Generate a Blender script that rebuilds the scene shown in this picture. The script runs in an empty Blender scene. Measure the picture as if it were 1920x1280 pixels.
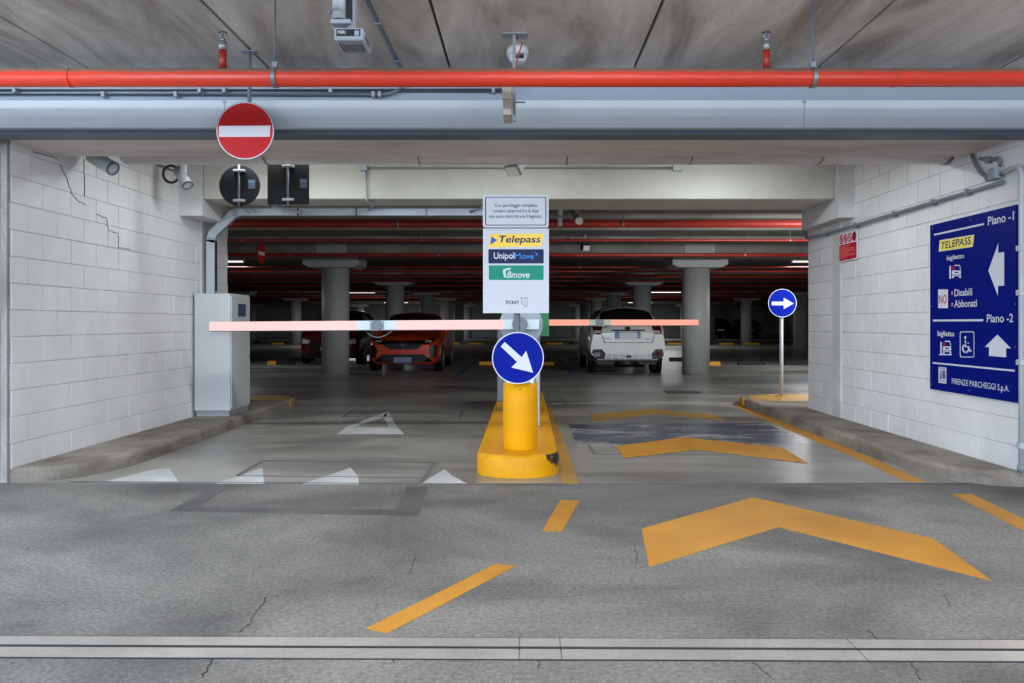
import bpy, bmesh, math, random
from mathutils import Vector, Matrix
from mathutils.bvhtree import BVHTree
random.seed(7)
SC = bpy.context.scene
COL = SC.collection
# ------------------------------------------------------------------ camera, world, lights, exposure
F = 1524.0; CX = 984.0; CY = 606.0; CH = 1.18          # focal length in px, principal point, camera height
cam_d = bpy.data.cameras.new('camera'); cam = bpy.data.objects.new('camera', cam_d); COL.objects.link(cam)
cam_d.sensor_width = 36; cam_d.lens = F / 1920 * 36
cam_d.shift_x = -(CX - 960) / 1920; cam_d.shift_y = (CY - 640) / 1920
cam_d.clip_start = 0.05; cam_d.clip_end = 300
cam.location = (0, 0, CH); cam.rotation_euler = (math.pi / 2, 0, 0)
SC.camera = cam
W = bpy.data.worlds.new('world'); SC.world = W; W.use_nodes = True
W.node_tree.nodes['Background'].inputs[0].default_value = (0.66, 0.80, 1.0, 1)
W.node_tree.nodes['Background'].inputs[1].default_value = 3.0
SC.view_settings.view_transform = 'Standard'; SC.view_settings.look = 'None'
SC.view_settings.exposure = 0.9; SC.view_settings.gamma = 1.0
SC.view_settings.use_curve_mapping = False
P_FRONT = 19.0      # watts of each added tube luminaire over the driveway in front
P_MID = 9.0        # luminaires between the two beams, the middle one added
P_HALL = 75.0       # luminaires lit inside the hall, two real, the others added

# ------------------------------------------------------------------ coordinates
def at(x, y, Y):
    return Vector(((x - CX) * Y / F, Y, CH + (CY - y) * Y / F))
def gp(x, y, z=0.0):
    Y = F * (CH - z) / (y - CY)
    return Vector(((x - CX) * Y / F, Y, z))
XL, XR = -3.82, 3.60          # faces of the block walls
def rw(x, y, X=XR - 0.022):   # a point of the right-hand wall plane
    Y = X * F / (x - CX)
    return Vector((X, Y, CH + (CY - y) * Y / F))

# ------------------------------------------------------------------ materials
def srgb(r, g, b):
    f = lambda c: c / 12.92 if c <= 0.04045 else ((c + 0.055) / 1.055) ** 2.4
    return (f(r / 255), f(g / 255), f(b / 255), 1)
def new_mat(name):
    m = bpy.data.materials.new(name); m.use_nodes = True
    return m, m.node_tree.nodes, m.node_tree.links, m.node_tree.nodes['Principled BSDF']
def plain(name, col, rough=0.5, metal=0.0, var=0.06, scale=30.0, bump=0.0, coat=0.0, spec=0.5):
    m, n, l, b = new_mat(name)
    tc = n.new('ShaderNodeTexCoord'); nz = n.new('ShaderNodeTexNoise')
    nz.inputs['Scale'].default_value = scale; nz.inputs['Detail'].default_value = 3
    l.new(tc.outputs['Object'], nz.inputs['Vector'])
    mx = n.new('ShaderNodeMix'); mx.data_type = 'RGBA'
    mx.inputs[6].default_value = tuple(c * (1 - var) for c in col[:3]) + (1,)
    mx.inputs[7].default_value = tuple(min(1, c * (1 + var)) for c in col[:3]) + (1,)
    l.new(nz.outputs['Fac'], mx.inputs[0]); l.new(mx.outputs[2], b.inputs['Base Color'])
    b.inputs['Roughness'].default_value = rough; b.inputs['Metallic'].default_value = metal
    b.inputs['Coat Weight'].default_value = coat; b.inputs['Specular IOR Level'].default_value = spec
    if bump:
        bp = n.new('ShaderNodeBump'); bp.inputs['Strength'].default_value = bump; bp.inputs['Distance'].default_value = 0.01
        l.new(nz.outputs['Fac'], bp.inputs['Height']); l.new(bp.outputs[0], b.inputs['Normal'])
    return m
def emit(name, col, strength, base=None):
    m, n, l, b = new_mat(name)
    b.inputs['Base Color'].default_value = base or col; b.inputs['Emission Color'].default_value = col
    b.inputs['Emission Strength'].default_value = strength
    return m
def worn(name, dark, light, big=0.6, stretch=(1, 1, 1), fine=60.0, fine_amt=0.25, rough=(0.6, 0.8), bump=0.15, contrast=(0.35, 0.68), third=None, world=False, spec=0.5):
    """mottled mineral surface: broad stains, medium clouds, fine grain"""
    m, n, l, b = new_mat(name)
    tc = n.new('ShaderNodeTexCoord'); mp = n.new('ShaderNodeMapping'); mp.inputs['Scale'].default_value = stretch
    src = n.new('ShaderNodeNewGeometry').outputs['Position'] if world else tc.outputs['Object']
    b.inputs['Specular IOR Level'].default_value = spec
    l.new(src, mp.inputs['Vector'])
    n1 = n.new('ShaderNodeTexNoise'); n1.inputs['Scale'].default_value = big; n1.inputs['Detail'].default_value = 7; n1.inputs['Roughness'].default_value = 0.62
    n1.inputs['Distortion'].default_value = 0.6
    l.new(mp.outputs[0], n1.inputs['Vector'])
    r1 = n.new('ShaderNodeMapRange'); r1.inputs[1].default_value = contrast[0]; r1.inputs[2].default_value = contrast[1]
    l.new(n1.outputs['Fac'], r1.inputs[0])
    mx = n.new('ShaderNodeMix'); mx.data_type = 'RGBA'; mx.inputs[6].default_value = dark; mx.inputs[7].default_value = light
    l.new(r1.outputs[0], mx.inputs[0])
    out = mx.outputs[2]
    if third:
        n3 = n.new('ShaderNodeTexNoise'); n3.inputs['Scale'].default_value = big * 2.3; n3.inputs['Detail'].default_value = 4
        l.new(src, n3.inputs['Vector'])
        r3 = n.new('ShaderNodeMapRange'); r3.inputs[1].default_value = 0.52; r3.inputs[2].default_value = 0.75; r3.inputs[4].default_value = 0.6
        l.new(n3.outputs['Fac'], r3.inputs[0])
        m3 = n.new('ShaderNodeMix'); m3.data_type = 'RGBA'; m3.inputs[7].default_value = third
        l.new(r3.outputs[0], m3.inputs[0]); l.new(out, m3.inputs[6]); out = m3.outputs[2]
    n2 = n.new('ShaderNodeTexNoise'); n2.inputs['Scale'].default_value = fine; n2.inputs['Detail'].default_value = 4; n2.inputs['Roughness'].default_value = 0.7
    l.new(src, n2.inputs['Vector'])
    r2 = n.new('ShaderNodeMapRange'); r2.inputs[1].default_value = 0.3; r2.inputs[2].default_value = 0.7
    r2.inputs[3].default_value = 1 - fine_amt; r2.inputs[4].default_value = 1 + fine_amt
    l.new(n2.outputs['Fac'], r2.inputs[0])
    vm = n.new('ShaderNodeVectorMath'); vm.operation = 'SCALE'
    l.new(out, vm.inputs[0]); l.new(r2.outputs[0], vm.inputs['Scale'])
    l.new(vm.outputs[0], b.inputs['Base Color'])
    rr = n.new('ShaderNodeMapRange'); rr.inputs[3].default_value = rough[0]; rr.inputs[4].default_value = rough[1]
    l.new(n1.outputs['Fac'], rr.inputs[0]); l.new(rr.outputs[0], b.inputs['Roughness'])
    if bump:
        bp = n.new('ShaderNodeBump'); bp.inputs['Strength'].default_value = bump; bp.inputs['Distance'].default_value = 0.006
        l.new(n2.outputs['Fac'], bp.inputs['Height']); l.new(bp.outputs[0], b.inputs['Normal'])
    return m
G = lambda v: srgb(v, v, v)
M = {}
M['floor_out'] = worn('rough driveway concrete', srgb(60, 59, 59), srgb(126, 124, 119), 0.55, (1, 1.2, 1), 48, 0.5, (0.7, 0.85), 0.8, contrast=(0.30, 0.66), third=srgb(58, 57, 57))
M['floor_hall'] = worn('smooth worn hall concrete', srgb(108, 107, 103), srgb(168, 165, 158), 0.6, (0.6, 1.6, 1), 30, 0.09, (0.20, 0.42), 0.03)
M['drain'] = worn('pale channel concrete', srgb(116, 114, 112), srgb(156, 150, 143), 0.8, (1, 1, 1), 60, 0.12, (0.6, 0.8), 0.2)
M['joint_fill'] = plain('brown grey joint filler', srgb(84, 72, 58), 0.9, 0, 0.2, 12)
M['slot'] = plain('dark slot', G(28), 0.9)
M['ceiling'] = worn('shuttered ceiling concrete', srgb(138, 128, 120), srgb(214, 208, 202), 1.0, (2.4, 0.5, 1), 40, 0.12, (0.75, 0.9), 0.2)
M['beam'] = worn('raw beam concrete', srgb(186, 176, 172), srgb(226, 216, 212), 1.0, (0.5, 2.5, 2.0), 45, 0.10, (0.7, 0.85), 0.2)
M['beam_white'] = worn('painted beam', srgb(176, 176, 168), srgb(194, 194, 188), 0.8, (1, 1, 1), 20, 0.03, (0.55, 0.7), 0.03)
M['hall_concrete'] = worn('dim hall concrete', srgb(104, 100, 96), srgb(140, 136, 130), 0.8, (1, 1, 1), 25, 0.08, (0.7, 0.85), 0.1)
M['column'] = worn('grey painted column', srgb(150, 150, 148), srgb(172, 172, 170), 0.8, (1, 1, 0.5), 30, 0.05, (0.5, 0.65), 0.05)
M['hall_wall'] = worn('hall wall paint', srgb(150, 150, 152), srgb(176, 176, 176), 0.3, (1, 1, 1), 10, 0.04, (0.6, 0.7), 0.0)
M['block'] = worn('white painted block', srgb(210, 210, 211), srgb(230, 230, 232), 0.9, (1, 1, 1), 40, 0.03, (0.55, 0.7), 0.25, world=True)
M['mortar'] = plain('painted joint', G(190), 0.8, 0, 0.08, 20)
M['plaster'] = worn('white plaster', srgb(186, 186, 186), srgb(208, 208, 208), 1.5, (1, 1, 1), 50, 0.05, (0.6, 0.75), 0.15)
M['kerb'] = worn('brown grey kerb concrete', srgb(98, 90, 82), srgb(150, 142, 132), 1.3, (1, 1, 3), 60, 0.15, (0.75, 0.9), 0.35, third=srgb(70, 64, 58))
M['yellow_paint'] = worn('worn yellow floor paint', srgb(164, 110, 20), srgb(190, 134, 36), 1.2, (1, 1, 1), 70, 0.12, (0.5, 0.65), 0.15)
M['yellow_faint'] = worn('faded yellow floor paint', srgb(140, 116, 66), srgb(188, 138, 50), 2.0, (1, 1, 1), 50, 0.15, (0.4, 0.55), 0.1)
M['yellow_island'] = worn('glossy yellow island paint', srgb(202, 138, 0), srgb(222, 160, 0), 1.5, (1, 1, 1), 30, 0.05, (0.35, 0.48), 0.12, spec=0.25)
M['scuff'] = worn('scraped black rubber mark', srgb(26, 25, 20), srgb(214, 150, 0), 9.0, (1, 1, 1), 60, 0.2, (0.5, 0.7), 0.2, contrast=(0.54, 0.66))
M['yellow_sleeve'] = plain('yellow plastic sleeve', srgb(224, 158, 0), 0.45, 0, 0.03, 6, spec=0.2)
M['white_paint'] = worn('worn white floor paint', srgb(166, 168, 170), srgb(206, 208, 210), 2.0, (1, 1, 1), 60, 0.12, (0.45, 0.6), 0.1)
M['patch'] = worn('worn slate coating', srgb(86, 90, 104), srgb(150, 150, 150), 1.4, (0.8, 2.2, 1), 40, 0.12, (0.18, 0.35), 0.05, contrast=(0.46, 0.62))
M['sawcut'] = plain('saw cut sealant', G(92), 0.8, 0, 0.15, 12)
M['stain'] = worn('damp trench patch', srgb(62, 61, 62), srgb(94, 92, 90), 1.5, (1, 1, 1), 95, 0.2, (0.6, 0.75), 0.4)
M['blue_line'] = worn('worn blue floor line', srgb(36, 104, 160), srgb(70, 118, 150), 2.0, (1, 1, 1), 30, 0.15, (0.35, 0.5), 0.05)
M['red_pipe'] = worn('red sprinkler pipe paint', srgb(134, 28, 18), srgb(168, 42, 26), 2.0, (0.6, 2, 2), 60, 0.06, (0.35, 0.5), 0.05)
def dusty_red():
    m, n, l, b = new_mat('red pipe with dust on its upper side')
    tc = n.new('ShaderNodeTexCoord'); geo = n.new('ShaderNodeNewGeometry'); sp = n.new('ShaderNodeSeparateXYZ')
    l.new(geo.outputs['Normal'], sp.inputs[0])
    nz = n.new('ShaderNodeTexNoise'); nz.inputs['Scale'].default_value = 9; nz.inputs['Detail'].default_value = 5
    l.new(tc.outputs['Object'], nz.inputs['Vector'])
    ad = n.new('ShaderNodeMath'); ad.operation = 'MULTIPLY_ADD'; ad.inputs[1].default_value = 0.35; l.new(nz.outputs['Fac'], ad.inputs[0]); l.new(sp.outputs[2], ad.inputs[2])
    mr = n.new('ShaderNodeMapRange'); mr.inputs[1].default_value = 0.42; mr.inputs[2].default_value = 0.66; l.new(ad.outputs[0], mr.inputs[0])
    mx = n.new('ShaderNodeMix'); mx.data_type = 'RGBA'; mx.inputs[6].default_value = srgb(212, 58, 36); mx.inputs[7].default_value = srgb(128, 92, 76)
    l.new(mr.outputs[0], mx.inputs[0]); l.new(mx.outputs[2], b.inputs['Base Color'])
    rr = n.new('ShaderNodeMapRange'); rr.inputs[3].default_value = 0.38; rr.inputs[4].default_value = 0.9; l.new(mr.outputs[0], rr.inputs[0]); l.new(rr.outputs[0], b.inputs['Roughness'])
    return m
M['red_dusty'] = dusty_red()
M['galv'] = plain('galvanised steel', srgb(188, 196, 204), 0.34, 0.5, 0.10, 14)
M['steel'] = plain('dull zinc steel', srgb(140, 146, 150), 0.45, 0.7, 0.1, 20)
M['dirty_plaster'] = worn('dirty plaster edge', srgb(120, 118, 114), srgb(168, 166, 162), 2.5, (1, 1, 0.4), 40, 0.15, (0.7, 0.85), 0.3)
M['duct'] = plain('pale grey sheet metal', srgb(200, 210, 220), 0.5, 0.0, 0.03, 3)
M['duct_dark'] = plain('dark blue grey trim', srgb(84, 96, 108), 0.5, 0.0, 0.05, 5)
M['upper'] = plain('blue grey painted upstand', srgb(160, 174, 190), 0.6, 0.0, 0.04, 2)
M['conduit'] = plain('grey plastic conduit', srgb(112, 122, 130), 0.42, 0.0, 0.05, 12)
M['conduit_light'] = plain('light grey conduit', srgb(170, 176, 180), 0.45, 0.0, 0.05, 12)
M['grey_box'] = plain('grey plastic box', srgb(150, 160, 172), 0.5)
M['cabinet'] = plain('light grey enamel', srgb(188, 194, 196), 0.35, 0.0, 0.02, 3)
M['cabinet_edge'] = plain('cabinet trim', srgb(150, 156, 160), 0.4)
M['label_blue'] = plain('small blue grey label', srgb(60, 76, 104), 0.4, 0, 0.2, 40)
M['white_sign'] = plain('white sign enamel', srgb(203, 206, 214), 0.4, 0, 0.01, spec=0.3)
M['black'] = plain('black plastic', G(18), 0.5)
M['sign_back'] = plain('black sign back', srgb(9, 10, 12), 0.6, 0, 0.2, 5, spec=0.25)
M['navy'] = plain('navy print', srgb(18, 28, 84), 0.45, 0, 0.02, spec=0.2)
M['sign_blue'] = plain('road sign blue', srgb(0, 24, 140), 0.5, 0, 0.02, spec=0.08)
M['board_blue'] = plain('board blue', srgb(0, 18, 112), 0.5, 0, 0.02, spec=0.08)
M['unipol_blue'] = plain('deep blue print', srgb(4, 24, 76), 0.45, 0, 0.02, spec=0.2)
M['cyan'] = plain('bright blue print', srgb(60, 150, 235), 0.45, 0, 0.02, spec=0.2)
M['logo_blue'] = plain('logo blue', srgb(14, 60, 190), 0.4, 0, 0.02)
M['logo_yellow'] = plain('logo yellow', srgb(246, 206, 50), 0.4, 0, 0.02)
M['pale_yellow'] = plain('pale yellow print', srgb(240, 222, 100), 0.4, 0, 0.02)
M['logo_green'] = plain('teal green print', srgb(12, 140, 112), 0.45, 0, 0.02, spec=0.2)
M['print_white'] = plain('white print', srgb(208, 211, 219), 0.4, 0, 0.01, spec=0.3)
M['print_red'] = plain('red print', srgb(180, 16, 32), 0.45, 0, 0.02, spec=0.2)
M['print_pink'] = plain('pale red print', srgb(232, 130, 130), 0.4, 0, 0.02)
M['sign_red'] = plain('road sign red', srgb(190, 22, 30), 0.45, 0, 0.02, spec=0.2)
M['grey_print'] = plain('grey print', srgb(120, 124, 140), 0.4, 0, 0.02)
M['green_panel'] = plain('green panel', srgb(10, 128, 70), 0.4)
M['beige'] = plain('aged cream plastic', srgb(214, 208, 194), 0.5, 0, 0.05, 6)
M['brown_film'] = plain('brownish film', srgb(186, 170, 162), 0.5)
M['camera_grey'] = plain('camera housing grey', srgb(176, 184, 188), 0.4)
M['wire_red'] = plain('red wire', srgb(170, 50, 50), 0.5)
M['cable'] = plain('black cable', G(34), 0.5)
M['led_pink'] = emit('lit pink boom', (1.0, 0.60, 0.59, 1), 0.52, (0.25, 0.10, 0.10, 1))
M['led_orange'] = emit('lit coral boom', (1.0, 0.36, 0.26, 1), 0.52, (0.15, 0.05, 0.03, 1))
M['boom_white'] = plain('white boom shell', srgb(206, 222, 230), 0.35)
M['boom_cream'] = plain('cream boom shell', srgb(190, 190, 168), 0.4)
M['boom_under'] = plain('dark boom underside', srgb(54, 42, 44), 0.5)
M['rubber'] = plain('black rubber', G(24), 0.75, 0, 0.15, 30)
M['stop_yellow'] = plain('yellow reflective block', srgb(226, 158, 20), 0.35)
M['tube'] = emit('lit fluorescent tube', (0.94, 0.97, 1.0, 1), 48.0)  # tubes of lamps added out of view
M['tube_cool'] = emit('added cool tube in place of daylight', (0.80, 0.90, 1.0, 1), 125.0)  # tubes of the added left lamps, cool to imitate daylight
M['tube_mid'] = emit('lit fluorescent tube between the beams', (0.95, 1.0, 0.98, 1), 24.0)
M['tube_far'] = emit('lit far fluorescent tube', (1.0, 0.97, 0.94, 1), 2.0)
M['lamp_body'] = plain('lamp housing', srgb(200, 202, 202), 0.5)
M['glass'] = plain('dark car glass', srgb(10, 11, 13), 0.06, 0, 0.0)
M['tyre'] = plain('tyre rubber', G(20), 0.7, 0, 0.1, 30)
M['rim'] = plain('alloy rim', srgb(120, 122, 126), 0.3, 0.8)
M['car_black'] = plain('car black trim', G(10), 0.4, spec=0.3)
M['chrome'] = plain('chrome', srgb(214, 216, 220), 0.12, 1.0, 0.0)
M['plate'] = plain('blurred number plate', srgb(120, 126, 156), 0.4, 0, 0.05, 4)
M['plate_w'] = plain('pale number plate', srgb(186, 190, 196), 0.4, 0, 0.03, 4)
M['plate_b'] = plain('number plate blue end', srgb(90, 124, 168), 0.4, 0, 0.03, 4)
M['lamp_clear'] = plain('clear lamp glass', srgb(205, 210, 216), 0.08, 0.3, 0.0, coat=1)
M['lamp_red'] = plain('dark red lamp glass', srgb(78, 8, 14), 0.1, 0, 0.0, coat=1)
def car_paint(name, col, metal=0.2):
    return plain(name, col, 0.28, metal, 0.0, 1, coat=1)
M['paint_orange'] = car_paint('orange car paint', srgb(190, 50, 10), 0.15)
M['paint_white'] = car_paint('white car paint', srgb(214, 214, 210), 0.0)
M['paint_maroon'] = car_paint('dark red car paint', srgb(84, 14, 18), 0.3)
M['paint_black'] = car_paint('black car paint', srgb(16, 17, 20), 0.2)
M['skid'] = plain('silver skid plate', srgb(150, 152, 150), 0.4, 0.3)

# ------------------------------------------------------------------ mesh helpers
def ortho(d):
    d = d.normalized(); a = Vector((0, 0, 1)) if abs(d.z) < 0.9 else Vector((1, 0, 0))
    u = d.cross(a).normalized(); return u, u.cross(d).normalized()
class MB:
    def __init__(s): s.v = []; s.f = []; s.sm = []
    def add(s, vs, fs, smooth=False):
        o = len(s.v); s.v += [Vector(p) for p in vs]
        for f in fs: s.f.append([i + o for i in f]); s.sm.append(smooth)
        return s
    def box(s, a, b, ch=0.0):
        x0, y0, z0 = (min(a[i], b[i]) for i in range(3)); x1, y1, z1 = (max(a[i], b[i]) for i in range(3))
        if ch <= 0:
            return s.add([(x0,y0,z0),(x1,y0,z0),(x1,y1,z0),(x0,y1,z0),(x0,y0,z1),(x1,y0,z1),(x1,y1,z1),(x0,y1,z1)],
                  [(3,2,1,0),(4,5,6,7),(0,1,5,4),(1,2,6,5),(2,3,7,6),(3,0,4,7)])
        bm = bmesh.new(); bmesh.ops.create_cube(bm, size=1)
        for v in bm.verts: v.co = Vector(((x0+x1)/2 + v.co.x*(x1-x0), (y0+y1)/2 + v.co.y*(y1-y0), (z0+z1)/2 + v.co.z*(z1-z0)))
        bmesh.ops.bevel(bm, geom=bm.edges[:], offset=ch, segments=2, profile=0.5, affect='EDGES')
        bm.verts.index_update()
        s.add([v.co.copy() for v in bm.verts], [[v.index for v in f.verts] for f in bm.faces]); bm.free(); return s
    def obox(s, c, ax, ay, az):      # oriented box: centre and three half-axis vectors
        c, ax, ay, az = map(Vector, (c, ax, ay, az))
        vs = [c + sx*ax + sy*ay + sz*az for sz in (-1, 1) for sx, sy in ((-1,-1),(1,-1),(1,1),(-1,1))]
        return s.add(vs, [(3,2,1,0),(4,5,6,7),(0,1,5,4),(1,2,6,5),(2,3,7,6),(3,0,4,7)])
    def cyl(s, p, q, r, r2=None, seg=24, caps=True):
        p, q = Vector(p), Vector(q); r2 = r if r2 is None else r2; u, w = ortho(q - p)
        vs = []
        for c, rr in ((p, r), (q, r2)):
            vs += [c + rr*(math.cos(2*math.pi*i/seg)*u + math.sin(2*math.pi*i/seg)*w) for i in range(seg)]
        s.add(vs, [[i, (i+1) % seg, seg+(i+1) % seg, seg+i] for i in range(seg)], True)
        if caps:
            o = len(s.v) - 2*seg
            s.f.append([o+i for i in range(seg)][::-1]); s.sm.append(False)
            s.f.append([o+seg+i for i in range(seg)]); s.sm.append(False)
        return s
    def tube(s, path, r, seg=14, caps=True):
        P = [Vector(p) for p in path]; n = len(P); vs = []
        u = None
        for i, p in enumerate(P):
            d = (P[min(i+1, n-1)] - P[max(i-1, 0)]).normalized()
            if u is None: u, w = ortho(d)
            else:
                u = (u - d*u.dot(d)).normalized(); w = d.cross(u).normalized()
            vs += [p + r*(math.cos(2*math.pi*k/seg)*u + math.sin(2*math.pi*k/seg)*w) for k in range(seg)]
        fs = [[i*seg+k, i*seg+(k+1) % seg, (i+1)*seg+(k+1) % seg, (i+1)*seg+k] for i in range(n-1) for k in range(seg)]
        s.add(vs, fs, True)
        if caps:
            o = len(s.v) - len(vs)
            s.f.append([o+k for k in range(seg)]); s.sm.append(False)
            s.f.append([o+(n-1)*seg+k for k in range(seg)][::-1]); s.sm.append(False)
        return s
    def prism(s, pts, off):          # planar outline + extrusion vector
        P = [Vector(p) for p in pts]; off = Vector(off); n = len(P)
        return s.add(P + [p + off for p in P], [list(range(n))[::-1], [n+i for i in range(n)]] + [[i, (i+1) % n, n+(i+1) % n, n+i] for i in range(n)])
    def ring(s, c, axis, r0, r1, d, seg=40):   # flat ring r0..r1, thickness d along axis
        c, axis = Vector(c), Vector(axis).normalized(); u, w = ortho(axis); vs = []
        for k in range(seg):
            e = math.cos(2*math.pi*k/seg)*u + math.sin(2*math.pi*k/seg)*w
            vs += [c+r0*e, c+r1*e, c+r1*e+axis*d, c+r0*e+axis*d]
        fs = []
        for k in range(seg):
            a, b = 4*k, 4*((k+1) % seg)
            for j in range(4): fs.append([a+j, b+j, b+(j+1) % 4, a+(j+1) % 4])
        return s.add(vs, fs)
    def torus(s, c, axis, R, r, seg=28, sg=10, a0=0, a1=2*math.pi):
        c, axis = Vector(c), Vector(axis).normalized(); u, w = ortho(axis)
        n = seg + 1
        return s.tube([c + R*(math.cos(a0+(a1-a0)*k/seg)*u + math.sin(a0+(a1-a0)*k/seg)*w) for k in range(n)], r, sg)
    def sphere(s, c, r, seg=16, rings=10, sc=(1, 1, 1)):
        c = Vector(c); vs = []
        for i in range(rings+1):
            t = math.pi*i/rings
            for k in range(seg):
                a = 2*math.pi*k/seg
                vs.append(c + Vector((r*sc[0]*math.sin(t)*math.cos(a), r*sc[1]*math.sin(t)*math.sin(a), r*sc[2]*math.cos(t))))
        return s.add(vs, [[i*seg+k, i*seg+(k+1) % seg, (i+1)*seg+(k+1) % seg, (i+1)*seg+k] for i in range(rings) for k in range(seg)], True)
    def mesh(s, name, off=Vector((0, 0, 0)), fix=True):
        me = bpy.data.meshes.new(name)
        me.from_pydata([tuple(p - off) for p in s.v], [], s.f)
        me.polygons.foreach_set('use_smooth', s.sm)
        if fix:
            bm = bmesh.new(); bm.from_mesh(me); bmesh.ops.recalc_face_normals(bm, faces=bm.faces[:]); bm.to_mesh(me); bm.free()
        me.update(); return me
    def build(s, name, mat, parent=None, base=None):
        if parent is not None: off = origin(parent)
        elif base is not None: off = Vector(base)
        else:
            lo = [min(p[i] for p in s.v) for i in range(3)]; hi = [max(p[i] for p in s.v) for i in range(3)]
            off = Vector(((lo[0]+hi[0])/2, (lo[1]+hi[1])/2, lo[2]))
        me = s.mesh(name, off); me.materials.append(M[mat] if isinstance(mat, str) else mat)
        o = bpy.data.objects.new(name, me); COL.objects.link(o)
        if parent is not None: o.parent = parent
        else: o.location = off
        return o
def origin(o):
    p = Vector((0, 0, 0))
    while o is not None: p = p + o.location; o = o.parent
    return p
def tag(o, label, cat=None, group=None, kind=None):
    if label: o['label'] = label
    if cat: o['category'] = cat
    if group: o['group'] = group
    if kind: o['kind'] = kind
    return o
def struct(o, label=None): return tag(o, label, kind='structure')
def thing(name, loc, label, cat, group=None):
    e = bpy.data.objects.new(name, None); COL.objects.link(e); e.location = loc; e.empty_display_size = 0.1
    return tag(e, label, cat, group)
def poly_ground(pts, z0, h=0.002): return MB().prism([Vector((p.x, p.y, z0)) for p in pts], (0, 0, h))
def circle2(cx, cy, r, n=40, ry=None):
    ry = r if ry is None else ry
    return [(cx + r*math.cos(2*math.pi*k/n), cy + ry*math.sin(2*math.pi*k/n)) for k in range(n)]
def rrect(x0, y0, x1, y1, r, n=5):
    out = []
    for cx, cy, a in ((x1-r, y0+r, -90), (x1-r, y1-r, 0), (x0+r, y1-r, 90), (x0+r, y0+r, 180)):
        for k in range(n+1):
            t = math.radians(a + 90*k/n); out.append((cx + r*math.cos(t), cy + r*math.sin(t)))
    return out
def text_mesh(s, bold=0.0, shear=0.0, align='CENTER', sp=1.0):
    cu = bpy.data.curves.new('t', 'FONT'); cu.body = s; cu.size = 1; cu.offset = bold; cu.shear = shear; cu.align_x = align; cu.space_character = sp
    cu.resolution_u = 4
    ob = bpy.data.objects.new('t', cu); COL.objects.link(ob)
    dg = bpy.context.evaluated_depsgraph_get(); me = bpy.data.meshes.new_from_object(ob.evaluated_get(dg))
    bpy.data.objects.remove(ob); bpy.data.curves.remove(cu)
    vs = [v.co.copy() for v in me.vertices]; fs = [list(p.vertices) for p in me.polygons]
    bpy.data.meshes.remove(me); return vs, fs
def lettering(s, p_bl, p_br, p_tl, mat, parent, name='lettering', bold=0.0, shear=0.0, lift=(0, 0, 0)):
    """fit the words into the parallelogram bottom-left, bottom-right, top-left"""
    vs, fs = text_mesh(s, bold, shear)
    x0 = min(v.x for v in vs); x1 = max(v.x for v in vs); y0 = min(v.y for v in vs); y1 = max(v.y for v in vs)
    p_bl, p_br, p_tl, lift = Vector(p_bl), Vector(p_br), Vector(p_tl), Vector(lift)
    P = [p_bl + (p_br-p_bl)*((v.x-x0)/(x1-x0)) + (p_tl-p_bl)*((v.y-y0)/(y1-y0)) + lift for v in vs]
    mb = MB(); mb.add(P, fs)
    off = origin(parent); me = mb.mesh(name, off, fix=False); me.materials.append(M[mat])
    o = bpy.data.objects.new(name, me); COL.objects.link(o); o.parent = parent
    return o
def bez(p0, p1, p2, n=8):
    p0, p1, p2 = Vector(p0), Vector(p1), Vector(p2)
    return [(1-t)**2*p0 + 2*t*(1-t)*p1 + t*t*p2 for t in [k/n for k in range(n+1)]]
def rounded(path, r=0.08, n=6):
    P = [Vector(p) for p in path]; out = [P[0]]
    for i in range(1, len(P)-1):
        a = (P[i-1]-P[i]); b = (P[i+1]-P[i]); d = min(r, a.length*0.49, b.length*0.49)
        out += bez(P[i]+a.normalized()*d, P[i], P[i]+b.normalized()*d, n)
    return out + [P[-1]]

# ================================================================== SETTING
ZC = 3.01            # ceiling underside
YB0, YB1, ZB = 5.86, 6.64, 2.54      # front concrete beam
struct(MB().box((-40, -40, -0.3), (9, 6.0, 0)).build('floor_outside', 'floor_out', base=(0, 0, 0)), 'rough grey concrete driveway in front of the barrier')
struct(MB().box((-26, 6.004, -0.3), (26, 70, 0)).build('floor_hall', 'floor_hall', base=(0, 6, 0)), 'smooth grey concrete floor of the parking hall')
# front ceiling: precast slabs with open joints
YE = -3.5            # rear edge of the canopy over the driveway
JX = [-5.75, -4.44, -3.13, -1.84, -0.54, 0.788, 2.10, 3.42, 4.73, 6.04]
ceil = MB().box((-9, YE, ZC + 0.03), (9, YB0, ZC + 0.25)).build('ceiling', 'joint_fill', base=(0, 0, ZC)); struct(ceil, 'precast concrete slab ceiling over the driveway')
for a, b in zip([-9] + JX, JX + [9]):
    MB().box((a + 0.009, YE, ZC + random.uniform(-0.004, 0.004)), (b - 0.009, YB0, ZC + 0.05), 0.008).build('slab', 'ceiling', ceil)
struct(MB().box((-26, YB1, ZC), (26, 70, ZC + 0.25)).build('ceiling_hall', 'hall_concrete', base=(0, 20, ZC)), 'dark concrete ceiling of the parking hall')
# front beam with its lining
struct(MB().box((-9, YB0, ZB), (9, YB1, ZC + 0.25), 0.015).build('trim_1', 'beam', base=(0, YB0, ZB)), 'raw concrete beam above the entrance')
# duct / lining in front of the beam
dk = MB().box((-9, YB0 - 0.012, 2.60), (9, YB0, ZC)).build('trim_2', 'upper', base=(0, YB0, 2.6)); struct(dk, 'blue grey painted upstand above the metal duct')
# second beam (white)
YC0, YC1, ZB2 = 9.0, 9.86, 2.556
struct(MB().box((-3.56, YC0, ZB2), (3.43, YC1, ZC), 0.01).build('trim_3', 'beam_white', base=(0, YC0, ZB2)), 'white painted concrete beam behind the hanging signs')

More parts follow.
